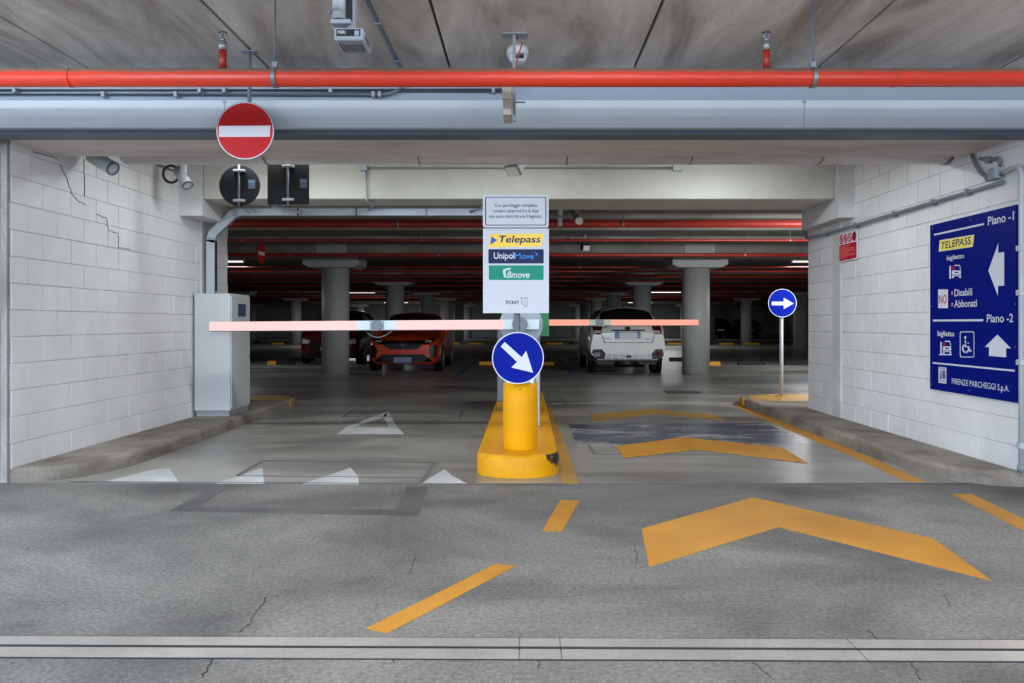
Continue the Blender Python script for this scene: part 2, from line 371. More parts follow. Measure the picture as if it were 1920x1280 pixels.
# block walls --------------------------------------------------------------
def block_mesh(sx):
    g = 0.003; d = 0.008; L = 0.4 - g; H = 0.2 - g; c = 0.004
    vs = [(0, -L/2, -H/2), (0, L/2, -H/2), (0, L/2, H/2), (0, -L/2, H/2), (sx*d, -L/2+c, -H/2+c), (sx*d, L/2-c, -H/2+c), (sx*d, L/2-c, H/2-c), (sx*d, -L/2+c, H/2-c)]
    me = MB().add(vs, [(0,1,2,3), (4,5,6,7), (0,1,5,4), (1,2,6,5), (2,3,7,6), (3,0,4,7)]).mesh('block'); me.materials.append(M['block']); return me
def block_wall(name, X, sx, y0, y1, phase, skip, label):
    """X = visible face; sx = direction the face looks"""
    back = X - sx*0.008
    w = MB().box((back - sx*0.26, y0, 0), (back, y1, ZC)).build(name, 'mortar', base=(back, y0, 0)); struct(w, label)
    me = block_mesh(sx)
    for k in range(15):
        z0 = 0.08 + 0.2*k; z1 = min(z0 + 0.2, ZC)
        st = phase + (0.2 if k % 2 == 0 else 0.0)
        y = st - 0.4*math.ceil((st - y0)/0.4)
        while y < y1 - 0.01:
            a, b = max(y, y0), min(y + 0.4, y1); y += 0.4
            for s0, s1 in skip:
                if s0 <= a and b <= s1: a = b
                elif a < s0 < b <= s1: b = s0
                elif s0 <= a < s1 < b: a = s1
            if b - a < 0.03: continue
            o = bpy.data.objects.new('block', me); COL.objects.link(o); o.parent = w
            o.location = (random.uniform(-0.0012, 0.0012), (a+b)/2 - y0, (z0+z1)/2); o.scale = (1, (b-a-0.002)/0.4, (z1-z0)/0.2)
    return w
wl = block_wall('wall_left', XL, 1, 6.03, 10.46, 6.645, [(9.56, 9.74)], 'white painted block wall on the left')
wr = block_wall('wall_right', XR, -1, 5.80, 10.33, 6.25, [(9.22, 9.46)], 'white painted block wall carrying the blue board')
MB().box((XL - 0.05, 9.56, 0.0), (XL + 0.02, 9.74, 2.40), 0.006).build('pilaster', 'plaster', wl)
MB().box((XR + 0.05, 9.22, 0.0), (XR - 0.02, 9.46, 2.40), 0.006).build('pilaster', 'plaster', wr)
MB().box((XL - 0.05, 6.0, 0.0), (XL - 0.002, 6.035, ZB), 0.004).build('edge_strip', 'dirty_plaster', wl)
def lw(x, y, X=XL + 0.0035):
    Y = X*F/(x - CX); return Vector((X, Y, CH + (CY - y)*Y/F))
for pts in ([(60, 283), (85, 290), (108, 298)], [(113, 308), (126, 335), (134, 362), (147, 376), (160, 384)], [(157, 296), (158, 320), (159, 368)], [(181, 447 - 45), (200, 409), (203, 432), (222, 437)], [(222, 437), (222, 464), (244, 468)]):
    mb = MB()
    P = []
    for a, b in zip(pts, pts[1:]):
        A, B = lw(*a), lw(*b)
        for k in range(6): P.append(A.lerp(B, k/6) + Vector((0, random.uniform(-0.008, 0.008), random.uniform(-0.006, 0.006))))
    P.append(lw(*pts[-1])); mb.tube(P, 0.003, 5); mb.build('crack', 'sawcut', wl)
# fronts of the building on either side, hall shell
struct(MB().box((-9, 6.0, 0), (XL - 0.05, 6.3, ZC)).build('wall_front_left', 'dirty_plaster', base=(-6, 6, 0)), 'plastered wall left of the entrance')
struct(MB().box((XR + 0.26, 5.8, 0), (9, 6.1, ZC)).build('wall_front_right', 'plaster', base=(6, 6, 0)), 'plastered wall right of the entrance')
struct(MB().box((-26, 10.2, 0), (XL - 0.26, 10.46, ZC)).build('wall_hall_near_left', 'hall_wall', base=(-10, 10, 0)), 'hall wall left of the entrance')
struct(MB().box((XR + 0.26, 10.07, 0), (26, 10.33, ZC)).build('wall_hall_near_right', 'hall_wall', base=(10, 10, 0)), 'hall wall right of the entrance')
struct(MB().box((-26, 69.7, 0), (26, 70, ZC)).build('wall_back', 'hall_wall', base=(0, 70, 0)), 'far grey wall of the parking hall')
struct(MB().box((-26.3, 10, 0), (-26, 70, ZC)).build('wall_hall_left', 'hall_wall', base=(-26, 30, 0)), 'left side wall of the parking hall')
struct(MB().box((26, 10, 0), (26.3, 70, ZC)).build('wall_hall_right', 'hall_wall', base=(26, 30, 0)), 'right side wall of the parking hall')
struct(MB().box((9, -6, 0), (9.3, 6.0, ZC)).build('wall_driveway_right', 'plaster', base=(9, 0, 0)), 'wall closing the driveway on the right')
# corbels carrying the white beam
def corbel(x0, x1, y0, y1, z0, label):
    mb = MB(); s = 1 if x1 > x0 else -1
    mb.prism([(x0, y0, z0), (x1, y0, z0), (x1, y0, ZC), (x0, y0, ZC)], (0, y1 - y0, 0))
    struct(mb.build('trim_4', 'plaster'), label)
corbel(XL, -3.56, 8.98, 9.88, 2.37, 'white concrete corbel on the left wall')
corbel(XR, 3.43, 8.88, 10.07, 2.335, 'white concrete corbel on the right wall')
# hall beams and columns
ROWS = [19.2, 28.0, 37.0, 46.0, 55.0, 64.0]; XCOL = [-21.5, -12.98, -4.47, 4.04, 12.55, 21.05]
for i, Y in enumerate(ROWS):
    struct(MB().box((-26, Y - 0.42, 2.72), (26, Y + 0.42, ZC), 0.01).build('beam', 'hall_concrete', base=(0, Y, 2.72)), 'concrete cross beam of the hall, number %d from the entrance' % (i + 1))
names = ['far left', 'left', 'middle left', 'middle right', 'right', 'far right']
ordn = ['first', 'second', 'third', 'fourth', 'fifth', 'sixth']
for i, Y in enumerate(ROWS):
    for j, X in enumerate(XCOL):
        if abs(X) > 20 and i < 3: continue
        if abs(X) > 10 and i < 1: continue
        c = thing('column', (X, Y, 0), 'round grey concrete column, %s row from the entrance, %s line' % (ordn[i], names[j]), 'column', 'round columns of the parking hall')
        c['kind'] = 'structure'
        MB().cyl((X, Y, 0), (X, Y, 2.50), 0.32, seg=40).build('shaft', 'column', c)
        mb = MB(); mb.prism([(X-0.64, Y-0.5, 2.72), (X-0.64, Y-0.5, 2.54), (X-0.5, Y-0.5, 2.47), (X+0.5, Y-0.5, 2.47), (X+0.64, Y-0.5, 2.54), (X+0.64, Y-0.5, 2.72)], (0, 1.0, 0))
        mb.build('capital', 'column', c)
        MB().box((X - 0.35, Y - 0.44, 2.72), (X + 0.35, Y + 0.44, ZC)).build('beam_block', 'column', c)
# secondary ribs of the hall ceiling
for k in range(3):
    Y = 13.6 + 1.75*k
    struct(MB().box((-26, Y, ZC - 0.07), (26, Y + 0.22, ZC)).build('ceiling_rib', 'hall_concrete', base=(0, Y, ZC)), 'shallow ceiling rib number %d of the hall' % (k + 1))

# ================================================================== KERBS AND ISLAND
def kerb(name, outline, z1, label, yellow):
    """outline on the ground; a rounded arris along the top"""
    k = thing(name, outline[0], label, 'kerb')
    n = len(outline); cx = sum(p.x for p in outline)/n; cy = sum(p.y for p in outline)/n
    def inset(d):
        out = []
        for i in range(n):
            a, b, c = outline[i-1], outline[i], outline[(i+1) % n]
            e1 = (b-a).normalized(); e2 = (c-b).normalized()
            nn = Vector((-(e1.y+e2.y), e1.x+e2.x, 0))
            if nn.length < 1e-6: nn = Vector((-e1.y, e1.x, 0))
            nn.normalize()
            out.append(b + nn*d)
        return out
    area = sum(outline[i-1].x*outline[i].y - outline[i].x*outline[i-1].y for i in range(n))
    sg = 1 if area > 0 else -1
    rings = [(0.0, 0.0), (0.004, z1*0.7), (0.012, z1*0.88), (0.028, z1*0.97), (0.05, z1)]
    vs = []; fs = []
    for d, z in rings: vs += [Vector((p.x, p.y, z)) for p in inset(d*sg)]
    for r in range(len(rings)-1):
        for i in range(n): fs.append([r*n+i, r*n+(i+1) % n, (r+1)*n+(i+1) % n, (r+1)*n+i])
    fs.append([(len(rings)-1)*n+i for i in range(n)]); fs.append(list(range(n))[::-1])
    mb = MB().add(vs, fs); mb.sm = [False]*len(mb.f)
    mb.build('body', 'kerb', k)
    if yellow:
        top = [Vector((p.x, p.y, z1)) for p in yellow]
        MB().prism(top, (0, 0, 0.002)).build('yellow_end', 'yellow_faint', k)
    return k
V = lambda x, y: Vector((x, y, 0))
lk = [V(XL-0.006, 6.03)] + bez(V(-3.70, 6.05), V(-3.25, 6.12), V(-3.24, 7.0), 8) + [V(-3.25, 8.5), V(-3.28, 10.0), V(-3.32, 11.4)] + bez(V(-3.33, 11.6), V(-3.34, 12.15), V(-3.8, 12.15), 6) + [V(-5.0, 12.15), V(-5.0, 10.47), V(XL-0.006, 10.47)]
kerb('kerb', lk, 0.11, 'brown grey concrete kerb along the left block wall under the grey cabinet', [V(-4.9, 11.35), V(-3.39, 11.35), V(-3.39, 11.6), V(-3.45, 11.9), V(-3.7, 12.08), V(-4.9, 12.08)])
rk = [V(XR+0.006, 5.86)] + bez(V(3.5, 5.88), V(3.12, 5.98), V(3.09, 6.7), 8) + [V(3.10, 8.5), V(3.11, 10.0), V(3.13, 11.4)] + bez(V(3.14, 11.7), V(3.15, 12.35), V(3.7, 12.35), 6) + [V(5.6, 12.35), V(5.6, 10.34), V(XR+0.006, 10.34)]
kerb('kerb', rk, 0.11, 'brown grey concrete kerb along the right block wall below the blue board', [V(3.2, 11.2), V(5.5, 11.2), V(5.5, 12.28), V(3.75, 12.28), V(3.35, 12.1), V(3.22, 11.7)])
MB().box((3.118, 11.62, 0.0), (3.16, 11.86, 0.105), 0.01).build('yellow_nose', 'yellow_paint', bpy.data.objects['kerb.001'])
MB().box((-3.355, 11.50, 0.0), (-3.315, 11.72, 0.105), 0.01).build('yellow_nose', 'yellow_faint', bpy.data.objects['kerb'])
# island
IX, IR, IY0, IY1, IZ = -0.055, 0.325, 6.18, 12.25, 0.17
isl = thing('traffic_island', (IX, IY0 + 0.3, 0), 'long yellow painted traffic island with rounded nose between the two lanes', 'traffic island')
def capsule(r, n=14):
    out = []
    ry = r * 0.85
    for k in range(n+1):
        t = math.pi + math.pi*k/n; out.append(V(IX + r*math.cos(t), IY0 + IR*0.85 + ry*math.sin(t)))
    for k in range(n+1):
        t = math.pi*k/n; out.append(V(IX + r*math.cos(t), IY1 - 0.3 + ry*math.sin(t)))
    return out
ring_def = [(IR, 0), (IR, 0.13), (IR-0.006, 0.152), (IR-0.022, 0.166), (IR-0.045, IZ)]
vs = []; fs = []; nn = len(capsule(1))
for r, z in ring_def: vs += [Vector((p.x, p.y, z)) for p in capsule(r)]
for q in range(len(ring_def)-1):
    for i in range(nn): fs.append([q*nn+i, q*nn+(i+1) % nn, (q+1)*nn+(i+1) % nn, (q+1)*nn+i])
fs.append([(len(ring_def)-1)*nn+i for i in range(nn)])
mb = MB().add(vs, fs, True); mb.sm[-1] = False
mb.build('body', 'yellow_island', isl)
# scraped corner: a thin skin that follows the nose
vs = []; fs = []; n = 10
for j, z in enumerate((0.055, 0.10, 0.13, 0.152, 0.1665)):
    for i in range(n+1):
        t = math.radians(-46 + 52*i/n); r = IR + 0.0015 - (0.006 if j == 3 else 0.02 if j == 4 else 0)
        lowz = (0.135, 0.115, 0.085, 0.10, 0.06, 0.045, 0.07, 0.05, 0.09, 0.08, 0.12)[i]; zz = max(z, lowz) if j < 3 else z
        vs.append((IX + r*math.cos(t), IY0 + IR*0.85 + r*0.85*math.sin(t), zz))
for j in range(4):
    for i in range(n): fs.append([j*(n+1)+i, j*(n+1)+i+1, (j+1)*(n+1)+i+1, (j+1)*(n+1)+i])
MB().add(vs, fs, True).build('scuff_mark', 'scuff', isl)

# ================================================================== FLOOR MARKINGS
def marking(name, px, mat, label, cat='road marking', group=None, z=0.0, h=0.002):
    o = poly_ground([gp(*p) for p in px], z, h).build(name, mat); return tag(o, label, cat, group)
marking('lane_dash', [(686, 1178), (725, 1188), (966, 1062), (930, 1057)], 'yellow_paint', 'slanted yellow dash on the driveway nearest the drain channel')
marking('lane_dash', [(1016, 996), (1054, 996), (1087, 938), (1050, 938)], 'yellow_paint', 'short yellow dash in front of the traffic island')
marking('lane_line', [(1053, 908), (1086, 908), (1062, 838), (1032, 762), (1020.5, 758), (1044, 838)], 'yellow_faint', 'faded yellow line along the right side of the island')
marking('direction_chevron', [(1203, 991), (1412, 932), (1750, 1010), (1860, 1089), (1460, 988), (1217, 1063)], 'yellow_paint', 'large yellow chevron arrow nearest the camera')
marking('direction_chevron', [(1155, 837), (1281, 820), (1467, 840), (1515, 869), (1308, 843), (1171, 859)], 'yellow_paint', 'yellow chevron arrow in front of the dark slate patch', z=0.0026)
marking('direction_chevron', [(1105, 777), (1216, 766), (1336, 777), (1362, 788), (1225, 776), (1111, 791)], 'yellow_faint', 'faded yellow chevron arrow farthest away behind the slate patch')
marking('edge_line', [(1372, 758), (1382, 757), (1484, 797), (1600, 843), (1735, 903), (1700, 903), (1580, 848), (1470, 803)], 'yellow_paint', 'yellow edge line along the right kerb')
marking('edge_dash', [(1784, 926), (1822, 926), (1990, 1006), (1990, 1031)], 'yellow_paint', 'yellow dash at the right edge of the driveway')
marking('coating_patch', [(1065, 793), (1433, 793), (1530, 832), (1081, 835)], 'patch', 'worn slate blue coated patch across the right lane', 'floor patch', h=0.0015)
marking('give_way_tooth', [(196, 903), (335, 903), (318, 878), (290, 880)], 'white_paint', 'white give way triangle nearest the left kerb', group='white give way teeth')
marking('give_way_tooth', [(405, 906), (496, 906), (492, 877), (450, 892)], 'white_paint', 'second white give way triangle from the left kerb', group='white give way teeth')
marking('give_way_tooth', [(568, 907), (673, 907), (672, 893), (657, 877)], 'white_paint', 'third white give way triangle from the left kerb', group='white give way teeth')
marking('give_way_tooth', [(788, 907), (876, 907), (850, 893), (833, 880)], 'white_paint', 'white give way triangle nearest the traffic island', group='white give way teeth')
tri = thing('give_way_triangle', gp(700, 800), 'white painted outline triangle on the left lane', 'road marking')
for q in ([(632, 813), (757, 813), (745, 801), (650, 801)], [(648, 801), (660, 801), (724, 780), (727, 771)], [(727, 771), (718, 781), (730, 801), (745, 801)]):
    poly_ground([gp(*p) for p in q], 0, 0.002).build('stroke', 'white_paint', tri)
def strip(name, pts, w, mat, label, cat, closed=False, z=0.0, h=0.0015):
    P = [gp(*p) for p in pts]; P = P + [P[0]] if closed else P
    root = thing(name, P[0], label, cat)
    for a, b in zip(P, P[1:]):
        d = (b-a).normalized(); n = Vector((-d.y, d.x, 0))*w/2
        poly_ground([a-n, b-n, b+n, a+n], z, h).build('cut', mat, root)
    return root
strip('saw_cut_loop', [(445, 892), (493, 864), (815, 867), (790, 905)], 0.03, 'sawcut', 'rectangular saw cut loop beside the give way teeth', 'floor cut', z=0.002)
strip('saw_cut_cross', [(445, 892), (640, 894), (800, 896)], 0.018, 'sawcut', 'thin saw cut crossing the give way teeth', 'floor cut', z=0.0021)
strip('saw_cut_loop', [(642, 781), (663, 769), (868, 769), (862, 782)], 0.03, 'sawcut', 'saw cut loop behind the white outline triangle', 'floor cut', True, z=0.0022)
strip('saw_cut_loop', [(1050, 741), (1066, 762), (1083, 763)], 0.035, 'sawcut', 'short saw cut right of the island at the hall edge', 'floor cut')
strip('saw_cut_loop', [(1104, 834), (1114, 851), (1440, 853)], 0.025, 'sawcut', 'saw cut along the middle chevron', 'floor cut', z=0.0008)
strip('floor_joint', [(960, 758), (1250, 754), (1390, 757)], 0.03, 'white_paint', 'pale joint line across the floor at the end of the right lane', 'floor joint', h=0.001)
strip('floor_joint', [(130, 903), (960, 908), (1830, 906)], 0.018, 'sawcut', 'dark joint between driveway and hall floor', 'floor joint', z=0.0023)
tw = thing('trench_patch', gp(560, 930), 'darker trench patch outline on the driveway before the give way teeth', 'floor patch')
poly_ground([gp(*p) for p in [(318, 958), (395, 914), (426, 914), (372, 950), (742, 955), (762, 912), (803, 912), (784, 967), (540, 963)]], 0, 0.0012).build('patch_strip', 'stain', tw)
MB().box(gp(1255, 738) , gp(1308, 733) + Vector((0, 0, 0.004))).build('grate_frame', 'slot', thing('floor_grate', gp(1282, 735), 'small dark floor grate in the right lane behind the barrier', 'grate'))
gr = bpy.data.objects['floor_grate']
a, b = gp(1255, 738), gp(1308, 733)
for k in range(7):
    x = a.x + (b.x-a.x)*(k+0.5)/7; MB().box((x-0.02, a.y, 0.004), (x+0.02, b.y, 0.008)).build('bar', 'sawcut', gr)
# drain channel, a touch askew
dr = thing('drain_channel', (0, 2.96, 0), 'pale concrete drain channel with a dark slot across the foreground', 'drain')
def dline(y): return lambda x: y - 0.0105*x
for y0, y1, nm in ((2.853, 2.938, 'channel_strip'), (2.962, 3.040, 'channel_strip')):
    xs = [-6, -4.2, -2.45, -0.02, 0.13, 1.2, 2.6, 4.2, 6]
    for a, b in zip(xs, xs[1:]):
        poly_ground([V(a+0.002, dline(y0)(a)), V(b-0.002, dline(y0)(b)), V(b-0.002, dline(y1)(b)), V(a+0.002, dline(y1)(a))], 0, 0.004).build(nm, 'drain', dr)
poly_ground([V(-6, dline(2.936)(-6)), V(6, dline(2.936)(6)), V(6, dline(2.964)(6)), V(-6, dline(2.964)(-6))], 0, 0.0025).build('slot', 'slot', dr)
for nm, yy in (('edge_gap', 2.846), ('edge_gap', 3.042)):
    poly_ground([V(-6, dline(yy)(-6)), V(6, dline(yy)(6)), V(6, dline(yy+0.007)(6)), V(-6, dline(yy+0.007)(-6))], 0, 0.002).build(nm, 'slot', dr)
# cracks in the driveway
flo = bpy.data.objects['floor_outside']
def crack(pts, w=0.005):
    P = []
    for (a, b) in zip(pts, pts[1:]):
        A, B = gp(*a), gp(*b); m = 12
        for k in range(m): P.append(A.lerp(B, k/m) + Vector((random.uniform(-0.007, 0.007), random.uniform(-0.007, 0.007), 0)))
    mb = MB()
    for a, b in zip(P, P[1:]):
        d = b-a
        if d.length < 1e-5: continue
        n = Vector((-d.y, d.x, 0)).normalized()*w*random.uniform(0.12, 0.5)
        mb.prism([a-n, b-n, b+n, a+n], (0, 0, 0.0012))
    mb.build('crack', 'slot', flo)
crack([(500, 1120), (470, 1165), (447, 1190)]); crack([(447, 1192), (405, 1230), (375, 1275)], 0.006)
crack([(780, 1045), (765, 1078)], 0.004); crack([(750, 1198), (735, 1245)], 0.003)
crack([(1190, 1020), (1196, 1060)], 0.005); crack([(1000, 1195), (1012, 1262)], 0.004)
crack([(1630, 1182), (1645, 1200)], 0.004); crack([(1705, 1235), (1728, 1278)], 0.005); crack([(1770, 1115), (1785, 1140)], 0.003)
crack([(1405, 1235), (1450, 1275)], 0.003)
for i, p in enumerate([(1541, 1049)]):
    c = gp(*p); tag(MB().sphere(c + Vector((0, 0, 0.004)), 0.016, 8, 5, (1, 0.6, 0.35)).build('pebble', 'kerb'), 'small dark pebble lying below the large chevron', 'pebble')

# ================================================================== BOLLARD, SIGN POST
BX, BY = (975.5 - CX)*6.6/F, 6.60
bo = thing('bollard', (BX, BY, IZ), 'yellow sleeved bollard standing on the nose of the island', 'bollard')
mb = MB(); prof = [(0.131, IZ), (0.139, IZ+0.04), (0.142, IZ+0.20), (0.141, IZ+0.38), (0.138, 0.700), (0.128, 0.702)]; sg = 40
vs = [(BX + r*math.cos(2*math.pi*k/sg), BY + r*math.sin(2*math.pi*k/sg), z) for r, z in prof for k in range(sg)]
mb.add(vs, [[i*sg+k, i*sg+(k+1) % sg, (i+1)*sg+(k+1) % sg, (i+1)*sg+k] for i in range(len(prof)-1) for k in range(sg)], True)
mb.build('sleeve', 'yellow_sleeve', bo)
MB().cyl((BX, BY, IZ), (BX, BY, 0.752), 0.128, seg=40).build('core', 'galv', bo)
MB().cyl((BX, BY-0.1395, 0.655), (BX, BY-0.1425, 0.655), 0.006, seg=12).build('rivet', 'black', bo)
PX = (969.5 - CX)*6.52/F
po = thing('sign_post', (PX, 6.52, 0.752), 'grey steel post rising from the bollard behind the signs', 'post')
MB().cyl((PX, 6.52, 0.752), (PX, 6.52, 2.17), 0.025, seg=24).build('pole', 'conduit', po)
for z in (0.84, 0.99, 1.36, 1.80, 2.0, 2.12):
    MB().ring((PX, 6.52, z-0.012), (0, 0, 1), 0.0255, 0.034, 0.024, 20).build('clamp', 'steel', po)
def plane_pts(px, Y): return [at(x, y, Y) for x, y in px]
def flat(root, name, px, Y, mat, th=0.0015):
    return MB().prism(plane_pts(px, Y), (0, -th, 0)).build(name, mat, root)
def fit(root, s, x0, y0, x1, y1, Y, mat, bold=0.0, shear=0.0):
    return lettering(s, at(x0, y1, Y), at(x1, y1, Y), at(x0, y0, Y), mat, root, bold=bold, shear=shear)
YS = 6.46
us = thing('notice_sign', at(967, 427, YS), 'small white notice with a dark blue border above the logo panel', 'sign')
MB().prism(plane_pts(rrect(905, 365, 1029, 426.3, 5), YS), (0, 0.02, 0)).build('plate', 'white_sign', us)
ri = rrect(910, 369, 1024, 422.5, 2.5); ro = rrect(911.3, 370.3, 1022.7, 421.2, 2)
mb = MB(); n = len(ri); A = plane_pts(ri, YS-0.001); B = plane_pts(ro, YS-0.001)
mb.add(A+B, [[i, (i+1) % n, n+(i+1) % n, n+i] for i in range(n)]); mb.build('border', 'navy', us)
fit(us, 'Con parcheggio completo', 927.5, 381.4, 1007, 390, YS-0.001, 'navy', 0.008)
fit(us, 'i sistemi elettronici e le App', 924, 391.8, 1010, 400, YS-0.001, 'navy', 0.008)
fit(us, 'non sono attivi ritirare il biglietto.', 916.7, 402, 1017, 410.4, YS-0.001, 'navy', 0.008)
ls = thing('logo_sign', at(967, 587, YS), 'tall white panel with three coloured payment logos and the word TICKET', 'sign')
MB().prism(plane_pts(rrect(905.5, 428, 1029.5, 587, 0.8), YS), (0, 0.022, 0)).build('plate', 'white_sign', ls)
flat(ls, 'yellow_logo', [(919.7, 438.6), (1019.3, 437.6), (1014.2, 462.3), (915.8, 463.6)], YS, 'logo_yellow', 0.001)
flat(ls, 'logo_arrow', [(921.4, 443), (932.2, 450), (919.7, 458.5)], YS-0.001, 'logo_blue', 0.001)
fit(ls, 'Telepass', 935.8, 441.6, 1013.5, 458.6, YS-0.002, 'navy', 0.012, 0.18)
flat(ls, 'blue_logo', rrect(915.8, 467.2, 1019.3, 493.7, 1), YS, 'unipol_blue', 0.001)
fit(ls, 'Unipol', 925.6, 472.8, 964.4, 489, YS-0.002, 'print_white', 0.022)
fit(ls, 'Move', 965.6, 474.5, 1001, 485.2, YS-0.002, 'cyan', 0.008)
flat(ls, 'logo_tick', [(1003, 472.4), (1009.3, 475.8), (1004.8, 479.4), (1003.9, 478.4), (1006.6, 475.9), (1003, 473.8)], YS-0.001, 'cyan', 0.001)
flat(ls, 'green_logo', rrect(916.7, 497.5, 1019.3, 524.6, 1), YS, 'logo_green', 0.001)
fit(ls, 'Bmove', 950, 508.6, 993.2, 521, YS-0.002, 'print_white', 0.022, 0.25)
flat(ls, 'logo_cone', [(942.5, 507), (945, 504.5), (949, 503), (954, 502.7), (953.6, 500.7), (958.3, 503.6), (955, 507.2), (954.4, 505.3), (950.5, 506), (947.8, 508.5), (949.6, 518.6), (945.6, 520.6), (943.4, 513)], YS-0.001, 'print_white', 0.001)
fit(ls, 'TICKET', 947, 563.6, 973.4, 569.8, YS-0.001, 'navy', 0.02)
for q in ([(975.5, 558), (990, 558), (990, 559.3), (975.5, 559.3)], [(977.5, 560), (978.6, 560), (978.6, 569.5), (977.5, 569.5)], [(987.6, 560), (988.7, 560), (988.7, 574), (987.6, 574)], [(977.5, 568.5), (983, 570.5), (983, 571.6), (977.5, 569.6)], [(982.5, 573), (988.7, 573), (988.7, 574.2), (982.5, 574.2)], [(980.5, 563), (985.5, 567), (984.6, 567.9), (979.8, 563.9)], [(982.4, 569.5), (983.4, 569.5), (983.4, 574), (982.4, 574)]):
    flat(ls, 'hand_icon', q, YS-0.0005, 'grey_print', 0.001)
def round_sign(name, cx, cy, r, Y, label, face, arrow, rim='print_white', rimw=2.4):
    s = thing(name, at(cx, cy + r, Y), label, 'road sign')
    MB().prism(plane_pts(circle2(cx, cy, r, 56), Y), (0, 0.012, 0)).build('rim', rim, s)
    MB().prism(plane_pts(circle2(cx, cy, r - rimw, 56), Y), (0, -0.0015, 0)).build('face', face, s)
    MB().prism(plane_pts(arrow, Y - 0.0015), (0, -0.0012, 0)).build('symbol', 'print_white', s)
    return s
q = lambda x, y: (860 + x/3.556, 560 + y/3.556)
round_sign('keep_right_sign', 971, 671, 49, 6.40, 'round blue sign with a white arrow pointing down right, on the yellow bollard', 'sign_blue',
           [q(280, 318), q(307, 287), q(420, 388), q(450, 345), q(497, 493), q(350, 458), q(388, 420)])
tag(MB().cyl(at(971, 671, 6.412), at(971, 671, 6.412) + Vector((0, 0.078, 0)), 0.03, seg=16).build('bracket', 'steel', bpy.data.objects['keep_right_sign']), None)
ra = round_sign('turn_right_sign', 1467, 568, 26.8, 11.82, 'round blue sign with a white arrow pointing right, on a thin pole', 'sign_blue',
           [(1446.9, 565.2), (1469.2, 565.2), (1469.2, 557.6), (1488.4, 568.8), (1469.2, 579.6), (1469.2, 572.4), (1446.9, 572.4)], rimw=1.4)
pb = at(1465, 743, 11.9)
sp = thing('sign_pole', (pb.x, 11.9, 0.11), 'thin galvanised pole on the yellow end of the right kerb', 'post')
MB().cyl((pb.x, 11.9, 0.112), (pb.x, 11.9, 1.66), 0.028, seg=20).build('pole', 'conduit_light', sp)
MB().box((pb.x-0.075, 11.83, 0.112), (pb.x+0.075, 11.97, 0.12)).build('foot_plate', 'yellow_paint', sp)
for z in (1.36, 1.58): MB().box((pb.x-0.04, 11.832, z-0.015), (pb.x+0.04, 11.93, z+0.015)).build('clamp', 'steel', sp)
# hanging no entry sign
ne = round_sign('no_entry_sign', 459.5, 245, 54, 5.42, 'large red no entry sign with a white bar hanging from the ceiling', 'sign_red',
           [(410.5, 236), (507.5, 235), (506, 256.5), (410, 257)], rimw=2.2)
MB().prism(plane_pts(circle2(459.5, 245, 54.6, 56), 5.435), (0, 0.012, 0)).build('back', 'sign_back', ne)
hp = at(467, 190, 5.47)
MB().cyl((hp.x, 5.475, 2.33), (hp.x, 5.475, ZC), 0.013, seg=14).build('hanger', 'conduit', ne)
MB().box((hp.x-0.05, 5.44, ZC-0.006), (hp.x+0.05, 5.51, ZC)).build('ceiling_plate', 'steel', ne)
# backs of two signs between the beams
def sign_back(name, outline, Y, xp, y0, y1, sx, sy, label):
    s = thing(name, at(xp, y1, Y), label, 'road sign')
    MB().prism(plane_pts(outline, Y), (0, 0.012, 0)).build('plate', 'sign_back', s)
    a = at(xp, y1, Y-0.02); MB().cyl(a, (a.x, a.y, ZC), 0.012, seg=14).build('hanger', 'conduit', s)
    for yy in (y0 + 9, y1 - 9):
        c = at(xp, yy, Y - 0.025); MB().box((c.x-0.058, c.y-0.012, c.z-0.014), (c.x+0.058, c.y+0.025, c.z+0.014), 0.006).build('clamp', 'steel', s)
    c = at(sx, sy, Y-0.001)
    st = MB().box((c.x-0.036, c.y-0.001, c.z-0.046), (c.x+0.036, c.y+0.001, c.z+0.046)).build('sticker', 'label_blue', s)
    for k, (dx, dz, w, h) in enumerate([(-0.012, 0.024, 0.016, 0.012), (0.016, 0.022, 0.010, 0.010), (0, -0.006, 0.026, 0.003), (0, -0.018, 0.026, 0.003), (0, -0.030, 0.026, 0.003)]):
        MB().box((c.x+dx-w, c.y-0.0018, c.z+dz-h/2), (c.x+dx+w, c.y-0.001, c.z+dz+h/2)).build('print', 'grey_print', st)
sign_back('sign_seen_from_behind', circle2(449, 348, 38, 48), 8.0, 448, 311, 385, 472, 345, 'round black back of a hanging road sign')
sign_back('sign_seen_from_behind', rrect(501.5, 305, 579, 383, 2), 7.95, 540, 303, 383, 569, 344, 'square black back of a hanging sign beside the round one')

# ================================================================== BARRIERS
def barrier(Yc, x0, x1, ztop, label, hub=None):
    b = thing('barrier', ((x0+x1)/2, Yc+0.2, IZ), label, 'barrier')
    MB().box((x0, Yc, IZ), (x1, Yc+0.34, ztop), 0.015).build('cabinet', 'conduit', b)
    MB().box((x0+0.02, Yc-0.004, IZ+0.08), (x1-0.02, Yc+0.001, ztop-0.3), 0.003).build('door', 'conduit', b)
    return b
YA = 8.90
bl = barrier(YA + 0.10, -0.21, 0.14, 1.16, 'barrier with the long pink lit arm across the left lane')
hc = at(977, 608, YA + 0.06)
MB().cyl(hc, hc + Vector((0, 0.06, 0)), 0.238, seg=48).build('hub_disc', 'grey_box', bl)
MB().cyl(at(975, 608, YA-0.045), at(975, 608, YA+0.06), 0.085, seg=32).build('hub_cap', 'conduit', bl)
def arm_piece(root, name, x0, x1, Y, mat, ya=None, thick=0.06):
    """a length of boom between two image columns; the upper and lower edges follow the slight rise of the arm"""
    f = ya
    P = [(x0, f(x0)[1]), (x1, f(x1)[1]), (x1, f(x1)[0]), (x0, f(x0)[0])]
    return MB().prism(plane_pts(P, Y), (0, thick, 0)).build(name, mat, root)
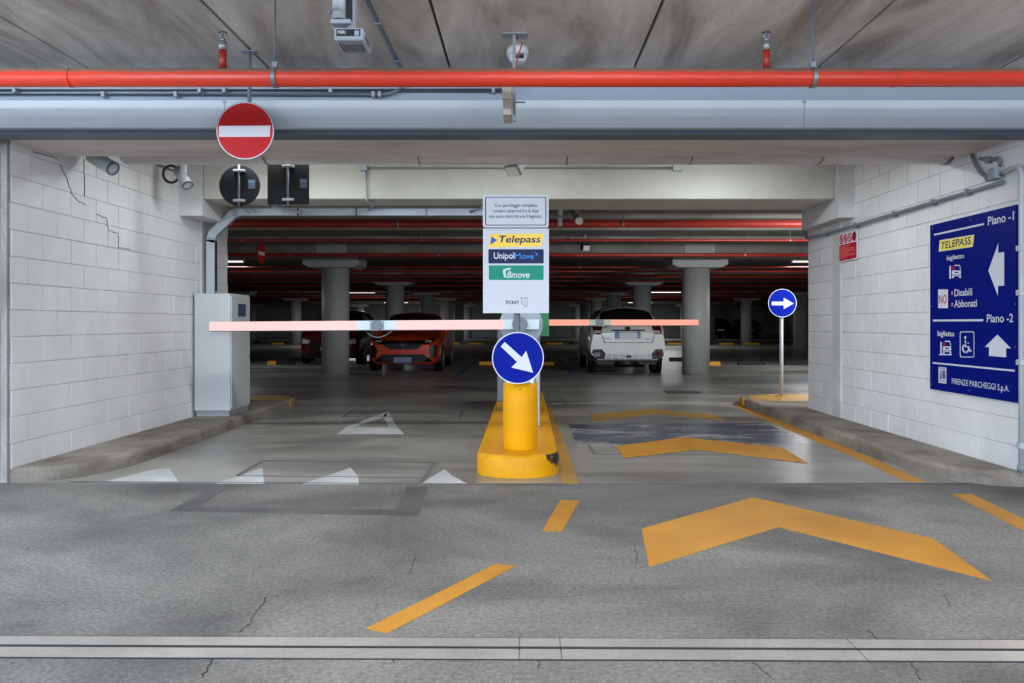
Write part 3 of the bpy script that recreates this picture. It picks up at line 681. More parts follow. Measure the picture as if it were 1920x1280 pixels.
fa = lambda x: (603.0 - 4.6*(x-393)/617, 620.2 - 3.2*(x-393)/617)
arm = arm_piece(bl, 'arm', 394, 1011, YA - 0.005, 'boom_white', fa, 0.055)
for a, b in ((393.5, 668), (744, 944), (980, 986)):
    arm_piece(arm, 'light_strip', a, b, YA - 0.012, 'led_pink', fa, 0.075)
fu = lambda x: (fa(x)[1] - 0.2, fa(x)[1] + 1.4)
arm_piece(arm, 'rubber_edge', 394, 930, YA - 0.008, 'boom_under', fu, 0.06)
arm_piece(arm, 'joint_block', 694, 719, YA - 0.022, 'grey_box', lambda x: (fa(x)[0]-0.4, fa(x)[1]+0.8), 0.09)
jc = at(706.5, 610.2, YA - 0.024); MB().cyl(jc, jc + Vector((0, -0.014, 0)), 0.054, seg=32).build('joint_cap', 'conduit', arm)
MB().ring(jc + Vector((0, -0.004, 0)), (0, -1, 0), 0.054, 0.058, 0.008, 32).build('joint_ring', 'duct_dark', arm)
MB().tube(bez(at(686, 620, YA+0.03), at(706, 645, YA+0.03), at(736, 619, YA+0.03), 12), 0.008, 8).build('joint_cable', 'conduit', arm)
MB().prism(plane_pts([(392.3, 603.6), (394.4, 603), (394.4, 620.4), (392.3, 619.8)], YA-0.013), (0, 0.078, 0)).build('end_cap', 'led_pink', arm)
YR = 11.02
br = barrier(10.5, -0.358, 0.20, 1.14, 'barrier with the short coral lit arm across the right lane')
fr = lambda x: (598.6 + 0.2*(x-1030)/280, 610.4 - 0.8*(x-1030)/280)
arm2 = arm_piece(br, 'arm', 985, 1309, YR, 'boom_cream', fr, 0.05)
for a, b in ((1026, 1104), (1146, 1309.6)): arm_piece(arm2, 'light_strip', a, b, YR - 0.006, 'led_orange', fr, 0.062)
arm_piece(arm2, 'joint_block', 1117, 1132, YR - 0.012, 'conduit', lambda x: (fr(x)[0]-0.3, fr(x)[1]+1.2), 0.075)
arm_piece(arm2, 'rubber_edge', 1026, 1309, YR - 0.003, 'boom_under', lambda x: (fr(x)[1]-0.2, fr(x)[1]+1.2), 0.052)
MB().tube(bez(at(1128, 611, YR+0.03), at(1128, 618, YR+0.03), at(1138, 612, YR+0.03), 8), 0.006, 8).build('joint_cable', 'cable', arm2)
MB().cyl(at(985, 605, YR-0.14), at(985, 605, YR+0.07), 0.12, seg=32).build('hub_disc', 'grey_box', br)
MB().prism(plane_pts([(1011, 586), (1029, 586), (1030, 630), (1011, 630)], 10.7), (0, 0.04, 0)).build('green_cover', 'green_panel', br)
# ticket column hidden for the most part behind the bollard
tk = thing('ticket_column', (-0.03, 8.1, IZ), 'grey ticket column standing on the island behind the yellow bollard', 'ticket machine')
MB().box((-0.19, 7.95, IZ), (0.148, 8.25, 0.92), 0.012).build('housing', 'camera_grey', tk)
MB().box((-0.12, 7.945, 0.55), (0.08, 7.952, 0.82)).build('front_panel', 'conduit', tk)
MB().box((-0.06, 7.94, 0.66), (0.04, 7.946, 0.672)).build('ticket_slot', 'black', tk)

# ================================================================== CABINET AND CABLE TRAY
cb = thing('control_cabinet', (-3.6, 9.66, 0.112), 'tall light grey metal cabinet on the left kerb against the block wall', 'cabinet')
cx0, cx1, cy0, cy1, cz0, cz1 = XL + 0.024, -3.385, 9.33, 10.0, 0.112, 1.525
MB().box((cx0, cy0, cz0+0.06), (cx1, cy1, cz1), 0.008).build('body', 'cabinet', cb)
MB().box((cx0+0.015, cy0+0.02, cz0), (cx1-0.02, cy1-0.02, cz0+0.062)).build('plinth', 'cabinet_edge', cb)
MB().box((cx1, cy0+0.02, cz0+0.09), (cx1+0.012, cy1-0.02, cz1-0.025), 0.004).build('door', 'cabinet', cb)
dd = [o for o in cb.children if o.name.startswith('door')][0]
MB().box((cx1+0.010, 9.56, 1.26), (cx1+0.015, 9.82, 1.41)).build('label_plate', 'label_blue', dd)
MB().cyl((cx1+0.012, 9.93, 0.78), (cx1+0.022, 9.93, 0.78), 0.014, seg=14).build('lock', 'steel', dd)
MB().box((cx0, cy0-0.002, cz0+0.066), (cx1-0.004, cy0+0.001, cz0+0.072)).build('seam', 'cabinet_edge', cb)
tr = thing('cable_tray', (-3.70, 9.62, 1.525), 'galvanised cable tray rising from the cabinet and running under the white beam', 'cable tray')
def tray(path, w, d):
    P = [Vector(p) for p in path]
    for a, b in zip(P, P[1:]):
        dr_ = (b-a).normalized(); side = Vector((0, 1, 0)); n = dr_.cross(side).normalized()
        MB().obox((a+b)/2, dr_*((b-a).length/2 + 0.012), side*d/2, n*w/2).build('tray_length', 'galv', tr)
ZT = CH + (CY-398)*9.55/F
TA = at(396.5, 548, 9.60); TB = at(396.5, 452, 9.60); TC = at(400, 438, 9.60); TD = at(438, 402, 9.58); TE = at(449, 398, 9.56); TF = at(925, 398, 9.50)
tray([(TA.x, 9.60, 1.54), TB, TC, TD, TE], 0.10, 0.07)
for a, b in ((449, 560), (560, 669), (669, 800), (800, 925)): tray([at(a+0.5, 398, 9.55), at(b-0.5, 398, 9.55)], 0.082, 0.07)
for x in (560, 669, 800):
    MB().box(at(x-2, 405.5, 9.51), at(x+2, 390, 9.60)).build('coupling', 'steel', tr)
MB().box(at(388, 448, 9.555), at(405, 446, 9.56)).build('coupling', 'steel', tr)
MB().box(at(404, 545, 9.57), at(407, 452, 9.62)).build('cable_run', 'cable', tr)
for nm, pts in (('a', [(452, 386), (458, 394), (466, 399)]), ('b', [(465, 384), (472, 392), (479, 398)])):
    tag(MB().tube([at(x, y, 9.45) for x, y in pts], 0.012, 10).build('tray_stub', 'conduit_light', tr), None)
tag(MB().tube(bez(at(506, 384, 9.40), at(530, 396, 9.40), at(566, 398, 9.47), 10), 0.018, 12).build('branch_conduit', 'conduit_light', tr), None)
tag(MB().tube([at(880, 398, 9.45), at(905, 389, 9.45), at(935, 380, 9.40)], 0.014, 10).build('branch_conduit', 'conduit_light', tr), None)
# conduit with junction boxes along the white beam
bc = thing('beam_conduit', at(980, 315, 8.97), 'thin white conduit with small boxes along the white beam', 'conduit')
MB().tube([at(682, 315, 8.97), at(1272, 315, 8.97)], 0.012, 10).build('run', 'conduit_light', bc)
for x in (682, 1270): MB().box(at(x-8, 319, 8.93), at(x+8, 311, 8.995), 0.005).build('junction_box', 'conduit_light', bc)
MB().tube(rounded([at(687, 318, 8.97), at(687, 377, 8.97), at(687, 377, 8.97)+Vector((0.02, 0.3, -0.0)), at(690, 394, 9.5)], 0.05), 0.011, 10).build('drop', 'conduit_light', bc)

# ================================================================== OVERHEAD PIPES, DUCT, CONDUITS
YP, ZP, RP = 4.5, CH + (CY-145.5)*4.5/F, 0.0505
rp = thing('sprinkler_pipe', (0, YP, ZP), 'thick red sprinkler pipe across the top of the picture', 'pipe')
segs = [-6, (133-CX)*YP/F, (280-CX)*YP/F + 2.6, (1558-CX)*YP/F, (1676-CX)*YP/F, 6]
MB().cyl((-6, YP, ZP), (6, YP, ZP), RP, seg=48).build('run', 'red_dusty', rp)
for x in (segs[1], segs[4]): MB().cyl((x-0.006, YP, ZP), (x+0.006, YP, ZP), RP+0.002, seg=48).build('weld', 'red_dusty', rp)
for x in (516, 1524):
    X = (x-CX)*YP/F
    MB().ring((X-0.012, YP, ZP), (1, 0, 0), RP+0.001, RP+0.006, 0.024, 48).build('hanger_ring', 'steel', rp)
    MB().box((X-0.014, YP-0.012, ZP+RP), (X+0.014, YP+0.012, ZP+RP+0.035)).build('hanger_lug', 'steel', rp)
    MB().cyl((X, YP, ZP+RP), (X, YP, ZC), 0.005, seg=8).build('hanger_rod', 'duct_dark', rp)
for x, lab in ((418, 'left'), (1437, 'right')):
    X = (x-CX)*YP/F; z = ZP + RP
    s = thing('sprinkler', (X, YP, z - 0.005), 'upright sprinkler head on the red pipe, %s one' % lab, 'sprinkler')
    MB().cyl((X, YP, z-0.001), (X, YP, z+0.10), 0.0195, seg=20).build('riser', 'red_pipe', s)
    MB().cyl((X, YP, z+0.10), (X, YP, z+0.15), 0.023, seg=12).build('socket', 'steel', s)
    MB().cyl((X, YP, z+0.15), (X, YP, z+0.165), 0.014, seg=12).build('nut', 'steel', s)
    MB().torus((X, YP, z+0.182), (0, 1, 0), 0.015, 0.0035).build('yoke', 'steel', s)
    MB().cyl((X, YP, z+0.165), (X, YP, z+0.198), 0.004, seg=8).build('bulb', 'duct_dark', s)
    MB().cyl((X, YP, z+0.198), (X, YP, z+0.202), 0.024, seg=20).build('deflector', 'duct_dark', s)
# sheet metal duct below the upstand
du = thing('metal_duct', (0, 5.62, 2.52), 'long pale grey sheet metal duct in front of the concrete beam', 'duct')
DY = 5.62; zt = CH + (CY-187.5)*DY/F; zb = CH + (CY-239)*DY/F
xs = [-6.5, (421-CX)*DY/F, (1508-CX)*DY/F, 6.5]
for a, b in zip(xs, xs[1:]): MB().box((a+0.001, DY, zb), (b-0.001, YB0-0.02, zt), 0.003).build('panel', 'duct', du)
for x in xs[1:3]: MB().box((x-0.012, DY-0.004, zt-0.02), (x+0.012, DY, zt-0.006)).build('catch', 'steel', du)
MB().box((-6.5, DY+0.07, zb-0.035), (6.5, YB0-0.015, zb-0.002)).build('lower_rail', 'duct_dark', du)
for i, (y, x1, lab) in enumerate(((169, 960, 'upper'), (177, 690, 'lower'))):
    Y = YB0 - 0.05 - 0.01
    c = thing('wall_conduit', at(200, y, Y), '%s of two thin blue grey conduits above the duct' % lab, 'conduit')
    path = [Vector((-6, Y, at(0, y, Y).z)), at(x1, y, Y)]
    if i == 1: path = [path[0]] + bez(at(715, 177, Y), at(745, 177, Y), at(768, 150, Y), 8)
    MB().tube(path, 0.0125, 12).build('run', 'conduit', c)
    for x in ((28, 375, 421, 620, 925) if i == 0 else (194, 330, 700, 712)):
        p = at(x, y, Y); MB().box((p.x-0.012, Y-0.018, p.z-0.02), (p.x+0.012, Y+0.045, p.z+0.02), 0.003).build('clip', 'conduit_light', c)
# conduit on the ceiling running away from the camera
cc = thing('ceiling_conduit', (-1.0, 4.5, ZC - 0.02), 'straight dark grey conduit along the ceiling beside the gas detector', 'conduit')
p0 = Vector(((692-CX)/CY*(ZC-0.02-CH), 0, 0)).x
MB().tube([(-0.885, 0.5, ZC-0.016), (-0.885, 5.80, ZC-0.016)], 0.0125, 12).build('run', 'conduit', cc)
for y in (3.2, 4.9, 5.6): MB().box((-0.905, y-0.012, ZC-0.032), (-0.865, y+0.012, ZC)).build('clip', 'conduit', cc)
# roller drum behind the front beam
dm = thing('roller_drum', (0, 6.92, 2.53), 'long dusty round drum tucked behind the concrete beam', 'roller drum')
MB().cyl((-3.40, 6.92, 2.725), (XR-0.03, 6.92, 2.725), 0.19, seg=40).build('drum', 'beam', dm)
MB().cyl((XR-0.03, 6.92, 2.725), (XR-0.01, 6.92, 2.725), 0.195, seg=40).build('end_plate', 'duct_dark', dm)
for x in (-2.2, -0.9, 0.35, 1.4, 2.5): MB().ring((x, 6.92, 2.725), (1, 0, 0), 0.189, 0.1935, 0.012, 40).build('band', 'kerb', dm)

# gas detector and the canister above
gd = thing('gas_detector', at(655, 55, 3.98), 'small silver gas detector box with vent slots hanging from the ceiling', 'detector')
gx0, gx1, gy0, gy1, gz0, gz1 = -0.918, -0.775, 3.90, 4.11, 2.538, 2.600
MB().box((gx0, gy0, gz0), (gx1, gy1, gz1), 0.012).build('housing', 'grey_box', gd)
MB().box((gx0+0.014, gy0-0.001, gz0+0.020), (gx1-0.014, gy0+0.004, gz1-0.010)).build('display', 'black', gd)
lettering('PERI', (gx0+0.020, gy0-0.002, gz0+0.030), (gx0+0.058, gy0-0.002, gz0+0.030), (gx0+0.020, gy0-0.002, gz1-0.016), 'print_white', gd, bold=0.02)
MB().box((gx1-0.042, gy0-0.003, gz0+0.022), (gx1-0.020, gy0+0.002, gz1-0.016)).build('window', 'grey_box', gd)
for k in range(8): MB().box((gx0+0.016+k*0.0146, gy0+0.06, gz0-0.001), (gx0+0.021+k*0.0146, gy0+0.165, gz0+0.004)).build('vent_slot', 'black', gd)
for k in range(4): MB().box((gx1-0.003, gy0+0.05+k*0.034, gz0+0.012), (gx1+0.001, gy0+0.066+k*0.034, gz0+0.045)).build('vent_slot', 'black', gd)
MB().cyl((-0.85, 4.0, gz1-0.004), (-0.85, 4.0, 2.64), 0.02, seg=14).build('stem', 'grey_box', gd)
ct = thing('canister_mount', at(640, 50, 4.02), 'silver cylinder strapped to a bracket above the gas detector', 'bracket')
p = at(637, 38, 4.02)
MB().cyl((p.x, 4.02, p.z), (p.x, 4.02, ZC), 0.037, seg=32).build('cylinder', 'galv', ct)
MB().cyl((p.x, 4.02, p.z-0.001), (p.x, 4.02, p.z+0.002), 0.034, seg=32).build('cylinder_end', 'sawcut', ct)
for z in (p.z+0.035, p.z+0.115):
    MB().ring((p.x, 4.02, z), (0, 0, 1), 0.037, 0.042, 0.012, 32).build('strap', 'steel', ct)
    MB().cyl((p.x-0.06, 4.02, z+0.006), (p.x-0.037, 4.02, z+0.006), 0.006, seg=10).build('bolt', 'steel', ct)
MB().box((p.x+0.036, 4.0, p.z-0.02), (p.x+0.055, 4.08, ZC), 0.003).build('black_clip', 'black', ct)
MB().box((p.x-0.045, 4.055, p.z-0.03), (p.x+0.068, 4.11, ZC), 0.006).build('backplate', 'grey_box', ct)
MB().box((p.x-0.04, 3.99, p.z-0.025), (p.x+0.06, 4.06, p.z-0.002), 0.006).build('foot', 'grey_box', ct)
# exit lamp seen edge on, with its strut
el = thing('exit_lamp', (-0.07, 5.2, 2.45), 'cream exit lamp seen edge on, hanging from a steel strut at the centre', 'lamp')
sx = (964-CX)*5.15/F
MB().box((sx-0.010, 5.13, 2.46), (sx+0.010, 5.17, ZC)).build('strut', 'steel', el)
MB().box((sx-0.075, 5.10, ZC-0.012), (sx+0.085, 5.20, ZC), 0.003).build('ceiling_plate', 'steel', el)
MB().box((sx-0.070, 4.96, 2.55), (sx-0.012, 5.20, 2.68), 0.006).build('lamp_body', 'beige', el)
MB().box((sx-0.066, 4.97, 2.455), (sx-0.014, 5.19, 2.55), 0.004).build('diffuser', 'brown_film', el)
MB().sphere((sx-0.066, 5.08, 2.62), 0.045, 14, 8, (0.22, 1.5, 1.1)).build('bulge', 'beige', el)
MB().tube([(sx+0.015, 5.14, 2.99), (sx+0.05, 5.12, 2.94), (sx+0.03, 5.12, 2.88), (sx+0.015, 5.12, 2.82), (sx+0.03, 5.12, 2.74), (sx+0.01, 5.12, 2.70), (sx-0.05, 5.12, 2.685)], 0.004, 8).build('wire', 'wire_red', el)
MB().cyl((sx+0.07, 5.15, 2.58), (sx+0.006, 5.15, 2.58), 0.004, seg=8).build('bolt', 'steel', el)
sn = thing('smoke_detector', (sx+0.03, 5.32, ZC-0.1), 'white round detector on the ceiling behind the exit lamp strut', 'detector')
MB().cyl((sx+0.02, 5.40, ZC), (sx+0.02, 5.40, ZC-0.05), 0.07, 0.075, seg=32).build('base', 'white_sign', sn)
MB().cyl((sx+0.02, 5.40, ZC-0.05), (sx+0.02, 5.40, ZC-0.10), 0.072, 0.045, seg=32).build('sensor', 'white_sign', sn)
for k in range(3): MB().box((sx+0.0, 5.33, ZC-0.066-0.011*k), (sx+0.06, 5.345, ZC-0.060-0.011*k)).build('slot', 'black', sn)
# cameras
def cctv(c, d, r, L, label, bracket_to, box=False, loop=False, mat='camera_grey'):
    c = Vector(c); d = Vector(d).normalized(); t = thing('security_camera', c, label, 'camera')
    if box:
        u, w = ortho(d); MB().obox(c, d*L/2, u*r, w*r*0.85).build('housing', mat, t)
        MB().obox(c + d*(L/2), d*0.012, u*r*1.02, w*r*0.87).build('front_bezel', 'duct_dark', t)
        MB().obox(c + d*(L/2+0.013), d*0.004, u*r*0.9, w*r*0.75).build('lens_window', 'beige', t)
    else:
        MB().cyl(c - d*L/2, c + d*L/2, r, seg=32).build('housing', 'camera_grey', t)
        MB().ring(c + d*(L/2-0.006), d, r*0.8, r*1.03, 0.012, 32).build('front_bezel', 'duct_dark', t)
        MB().cyl(c + d*(L/2-0.01), c + d*(L/2-0.004), r*0.8, seg=24).build('lens_window', 'black', t)
    b = Vector(bracket_to)
    MB().tube([c - d*L*0.25, (c - d*L*0.25).lerp(b, 0.6), b], 0.018, 10).build('bracket', 'camera_grey', t)
    if loop:
        MB().torus(c + Vector((-0.13, 0.02, 0.04)), (0.1, 1, 0.1), 0.085, 0.013, 26, 10).build('cable_loop', 'cable', t)
        MB().box(c + Vector((-0.012, -0.03, 0.03)), c + Vector((0.03, 0.03, 0.2))).build('mount', 'white_sign', t)
    return t
cctv(at(192, 304, 6.95), (0.75, -0.25, -0.42), 0.060, 0.26, 'pale camera housing below the beam at the left wall', (XL, 7.05, 2.72))
cctv(at(343, 333, 8.3), (0.55, -0.3, -0.75), 0.055, 0.22, 'camera with a black cable loop beside the left corbel', (XL - 0.002, 8.45, 2.83), loop=True)
cctv(at(967, 308, 7.2), (-0.28, -0.55, -0.75), 0.062, 0.16, 'small grey camera under the middle of the concrete beam', (-0.05, 7.3, 2.80), box=True)
cctv(at(1097, 463, 16.5), (0.2, -0.9, -0.3), 0.07, 0.18, 'small black camera hanging in the dim hall right of the logo panel', (at(1097, 440, 16.7).x, 16.7, ZC), box=True, mat='black')

# conduits on the right wall ------------------------------------------------
XW = XR - 0.03
def wpath(px): return [rw(x, y, XW) for x, y in px]
jb = thing('junction_box', rw(1868, 338, XW), 'grey junction box high on the right block wall', 'junction box')
a = rw(1862, 338, XW); b = rw(1877, 312, XW)
MB().box((XR-0.006, a.y, a.z), (XR-0.075, b.y, b.z), 0.005).build('housing', 'grey_box', jb)
MB().box((XR-0.075, a.y-0.01, a.z+0.01), (XR-0.08, b.y+0.01, b.z-0.01), 0.001).build('cover', 'grey_box', jb)
cw = thing('wall_conduit', rw(1700, 400, XW), 'grey conduit sloping across the right wall from the junction box to the corbel', 'conduit')
pp = wpath([(1879, 338), (1879, 356), (1850, 362), (1700, 395), (1600, 420.5), (1545, 435), (1527, 442), (1518, 436), (1516, 428)])
zrun = sum(p.z for p in pp[2:6])/4
pp2 = [pp[0], Vector((XW, pp[1].y, zrun))] + [Vector((XW, pp[2].y, zrun)), Vector((XW-0.02, 9.1, zrun)), Vector((XW-0.03, 9.9, zrun)), Vector((XW-0.03, 10.22, zrun+0.01)), Vector((XW-0.03, 10.28, zrun+0.10))]
MB().tube(rounded(pp2, 0.09), 0.0155, 12).build('run', 'conduit', cw)
for y in (6.55, 7.1, 7.85, 8.75, 9.6):
    MB().box((XR-0.004, y-0.014, zrun-0.026), (XR-0.052, y+0.014, zrun+0.026), 0.004).build('clip', 'conduit', cw)
cu = thing('wall_conduit', rw(1820, 320, XW), 'pair of grey conduits curving up from the junction box under the beam', 'conduit')
MB().tube(bez(rw(1862, 333, XW), rw(1838, 336, XW), rw(1822, 290, XW), 10), 0.016, 12).build('run', 'conduit', cu)
MB().tube(rounded([rw(1874, 313, XW), rw(1874, 296, XW), rw(1852, 300, XW), rw(1838, 297, XW)], 0.07), 0.015, 12).build('run', 'conduit', cu)
for p in (rw(1853, 333, XW), rw(1853, 300, XW)): MB().box((XR-0.004, p.y-0.014, p.z-0.026), (XR-0.052, p.y+0.014, p.z+0.026), 0.004).build('clip', 'conduit', cu)
cv = thing('wall_conduit', rw(1912, 880, XW), 'grey conduit running down the right edge of the blue board to the kerb', 'conduit')
yv = XW*F/(1915-CX); zt_ = rw(1890, 318, XW)
MB().tube(rounded([rw(1878, 327, XW), Vector((XW, rw(1890, 320, XW).y, zt_.z)), Vector((XW, yv, zt_.z)), Vector((XW, yv, 0.112))], 0.10), 0.0185, 14).build('run', 'conduit_light', cv)
for z in (1.72, 1.40, 0.9, 0.3): MB().box((XR-0.004, yv-0.028, z-0.02), (XR-0.056, yv+0.028, z+0.02), 0.004).build('clip', 'conduit_light', cv)
MB().cyl((XW, yv, 0.112), (XW, yv, 0.16), 0.028, seg=16).build('foot', 'conduit', cv)

# ================================================================== BLUE BOARD
XS = XR - 0.022
bd = thing('information_board', rw(1825, 742, XS), 'large blue parking information board with white arrows on the right wall', 'sign')
TL, TR_, BL, BR_ = rw(1744.5, 421.3, XS), rw(1906, 384.8, XS), rw(1743.5, 728, XS), rw(1905, 755.3, XS)
y0b, y1b = (TL.y + BL.y)/2, (TR_.y + BR_.y)/2; z1b, z0b = (TL.z + TR_.z)/2, (BL.z + BR_.z)/2
MB().box((XS, y1b, z0b), (XR - 0.006, y0b, z1b)).build('plate', 'board_blue', bd)
def wpoly(px, name, mat, lift=0.001, root=bd):
    P = [rw(x, y, XS) for x, y in px]
    return MB().prism(P, (-lift, 0, 0)).build(name, mat, root)
def wrect(xa, ya0, ya1, xb, name, mat, lift=0.001, root=bd):   # upright rectangle; heights read at the left edge
    a = rw(xa, ya0, XS); a2 = rw(xa, ya1, XS); b = rw(xb, 600, XS)
    return MB().prism([(XS, a.y, a.z), (XS, b.y, a.z), (XS, b.y, a2.z), (XS, a.y, a2.z)], (-lift, 0, 0)).build(name, mat, root)
def wtext(s, xa, ya0, ya1, xb, mat, bold=0.0, shear=0.0, lift=0.002):
    a = rw(xa, ya0, XS); a2 = rw(xa, ya1, XS); b = rw(xb, 600, XS)
    return lettering(s, (XS, a.y, a2.z), (XS, b.y, a2.z), (XS, a.y, a.z), mat, bd, bold=bold, shear=shear, lift=(-lift, 0, 0))
wrect(1751.2, 438.3, 441.9, 1845.2, 'rule', 'print_white')
wtext('Piano -1', 1852.6, 406.5, 423, 1901.6, 'print_white', 0.02)
wpoly([(1762, 450.1), (1827.2, 439.3), (1824.2, 462.9), (1760.1, 472)], 'yellow_tag', 'print_white')
wpoly([(1763, 451.2), (1826.1, 440.7), (1823.3, 461.9), (1761.3, 470.7)], 'yellow_tag', 'pale_yellow', 0.0018)
wtext('TELEPASS', 1765.4, 454, 467.2, 1821, 'navy', 0.004, 0.12, 0.003)
wtext('biglietto', 1775.6, 479.2, 491.2, 1808.4, 'print_white', 0.018)
def car_icon(x0, y0, x1, y1, ground):
    X = lambda t: x0 + (x1-x0)*t; Yy = lambda t: y0 + (y1-y0)*t
    R = lambda a, b, c, d, m='print_white', lf=0.001: wpoly([(X(a), Yy(b)), (X(c), Yy(b)), (X(c), Yy(d)), (X(a), Yy(d))], 'car_icon', m, lf)
    R(0.0, 0.08, 0.14, 1.0)
    wpoly([(X(.40), Yy(.06)), (X(.50), Yy(0)), (X(.86), Yy(0)), (X(.93), Yy(.08)), (X(1.0), Yy(.36)), (X(.93), Yy(.36)), (X(.86), Yy(.09)), (X(.45), Yy(.09))], 'car_icon', 'print_white')
    wpoly([(X(.24), Yy(.10)), (X(.42), Yy(.16)), (X(.52), Yy(.36)), (X(.28), Yy(.36))], 'car_icon', 'print_red')
    R(0.24, 0.40, 1.0, 0.72); R(0.46, 0.52, 0.78, 0.60, 'board_blue', 0.0016)
    R(0.24, 0.76, 1.0, 0.82); R(0.24, 0.82, 0.40, 0.95); R(0.84, 0.82, 1.0, 0.95)
    if ground: R(-0.10, 0.97, 1.06, 1.05)
car_icon(1780, 496, 1802, 522.5, False)
wpoly(rrect(1758.9, 542, 1777.8, 577.7, 1.6, 3), 'no_panel', 'print_white')
wtext('NO', 1761, 553.4, 569, 1775.6, 'print_red', 0.0)
for y in (549.3, 570.8):
    p = rw(1785.2, y, XS); MB().ring(p, (-1, 0, 0), 0.008, 0.016, 0.0012, 20).build('bullet', 'print_pink', bd)
wtext('Disabili', 1789.9, 542, 555.8, 1823.4, 'print_white', 0.018)
wtext('Abbonati', 1789.5, 562.5, 576.6, 1832.3, 'print_white', 0.018)
wpoly([(1853.1, 507.2), (1871.9, 455.6), (1871.9, 473.7), (1883, 472.4), (1883, 535.6), (1871.5, 536.1), (1871, 554)], 'left_arrow', 'print_white')
wrect(1749.4, 598.8, 602.6, 1843.5, 'rule', 'print_white')
wtext('Piano -2', 1850.6, 588.6, 604.4, 1900.3, 'print_white', 0.02)
wtext('biglietto', 1758.2, 619.4, 633.0, 1790, 'print_white', 0.018)
car_icon(1763, 638.5, 1783.5, 664.5, True)
A = rrect(1799.5, 621, 1827, 670, 3.5, 4); B = rrect(1801.1, 622.8, 1825.4, 668.2, 2.6, 4); n = len(A)
PA = [rw(x, y, XS-0.001) for x, y in A]; PB = [rw(x, y, XS-0.001) for x, y in B]
MB().add(PA+PB, [[i, (i+1) % n, n+(i+1) % n, n+i] for i in range(n)]).build('wheelchair_frame', 'print_white', bd)
wpoly(circle2(1810, 632.5, 2.3, 16, 2.9), 'wheelchair_symbol', 'print_white')
def stroke(pts, w):
    P = [rw(x, y, XS-0.0015) for x, y in pts]; MB().tube(P, w, 6).build('wheelchair_symbol', 'print_white', bd)
stroke([(1810.3, 637), (1811, 650), (1816.5, 650), (1819.2, 658.5), (1821.5, 657)], 0.0075)
stroke([(1811, 643.2), (1816.6, 643.2)], 0.006)
arc = [(1811.6 + 5.6*math.cos(math.radians(t)), 653 + 7.6*math.sin(math.radians(t))) for t in range(-5, 236, 20)]
stroke([(x-0.6, y) for x, y in arc], 0.0075)
wpoly([(1870.3, 626.9), (1896, 653), (1886.8, 653), (1886.8, 669.6), (1854.4, 667.2), (1854.4, 650.7), (1846.3, 650.2)], 'up_arrow', 'print_white')
wrect(1749, 678.4, 681.6, 1902.6, 'rule', 'print_white')
wrect(1759.7, 687.2, 717.2, 1774.7, 'emblem', 'white_sign')
for k, x in enumerate((1762.0, 1765.2, 1768.4, 1771.2)):
    wpoly([(x+ (1.6 if k < 2 else -0.2) , 694), (x+(2.4 if k < 2 else 1.0), 694), (x+1.8, 710), (x, 710)], 'emblem_stripe', 'board_blue', 0.0018)
wrect(1761, 712.2, 713.6, 1773.5, 'emblem_stripe', 'grey_print', 0.0018); wrect(1761.5, 689, 690.6, 1773, 'emblem_stripe', 'grey_print', 0.0018)
wtext('FIRENZE PARCHEGGI S.p.A.', 1785, 708.4, 722.6, 1892.8, 'print_white', 0.01)
for x, y in ((1749, 428), (1820, 412), (1903, 398), (1747.5, 574), (1904, 570), (1747, 720), (1818, 732), (1903.5, 650)):
    p = rw(x, y, XS); MB().cyl(p, p + Vector((-0.004, 0, 0)), 0.006, seg=10).build('screw', 'steel', bd)
# small red regulation notice
rg = thing('regulation_notice', rw(1590, 488, XS), 'small red and white notice with four round symbols near the right corbel', 'sign')
P = [rw(1572.5, 439, XS), rw(1606.6, 431.7, XS), rw(1606.6, 485, XS), rw(1574, 491, XS)]
ya, yb = (P[0].y+P[3].y)/2, P[1].y; zt1, zb1 = (P[0].z+P[1].z)/2, (P[2].z+P[3].z)/2
MB().box((XS, yb, zb1), (XR-0.006, ya, zt1)).build('plate', 'print_white', rg)
hgt = zt1 - zb1; wid = ya - yb
MB().box((XS-0.001, yb+0.012, zb1+0.012), (XS, ya-0.012, zb1+hgt*0.60)).build('red_field', 'print_red', rg)
for k in range(4):
    cy = ya - wid*(0.14 + 0.24*k); cz = zb1 + hgt*0.80; r_ = wid*0.105
    MB().ring((XS, cy, cz), (-1, 0, 0), r_*0.72, r_, 0.0015, 28).build('symbol_ring', 'print_red', rg)
    if k == 3: MB().cyl((XS, cy, cz), (XS-0.001, cy, cz), r_*0.74, seg=24).build('symbol_fill', 'navy', rg)
    if k < 2: MB().box((XS-0.001, cy-0.012, cz-0.022), (XS, cy+0.012, cz+0.022)).build('symbol_mark', 'black', rg)
    MB().obox((XS-0.0015, cy, cz), (0.0006, 0, 0), (0, r_*0.62, r_*0.62), (0, -0.006, 0.006)).build('symbol_bar', 'print_red', rg)
for k in range(9):
    z = zb1 + hgt*(0.54 - 0.053*k); L_ = wid*(0.62, 0.5, 0.8, 0.84, 0.86, 0.5, 0.86, 0.84, 0.4)[k]
    MB().box((XS-0.0018, ya-0.03-L_, z-0.0035), (XS-0.001, ya-0.03, z+0.0035)).build('text_line', 'print_pink', rg)

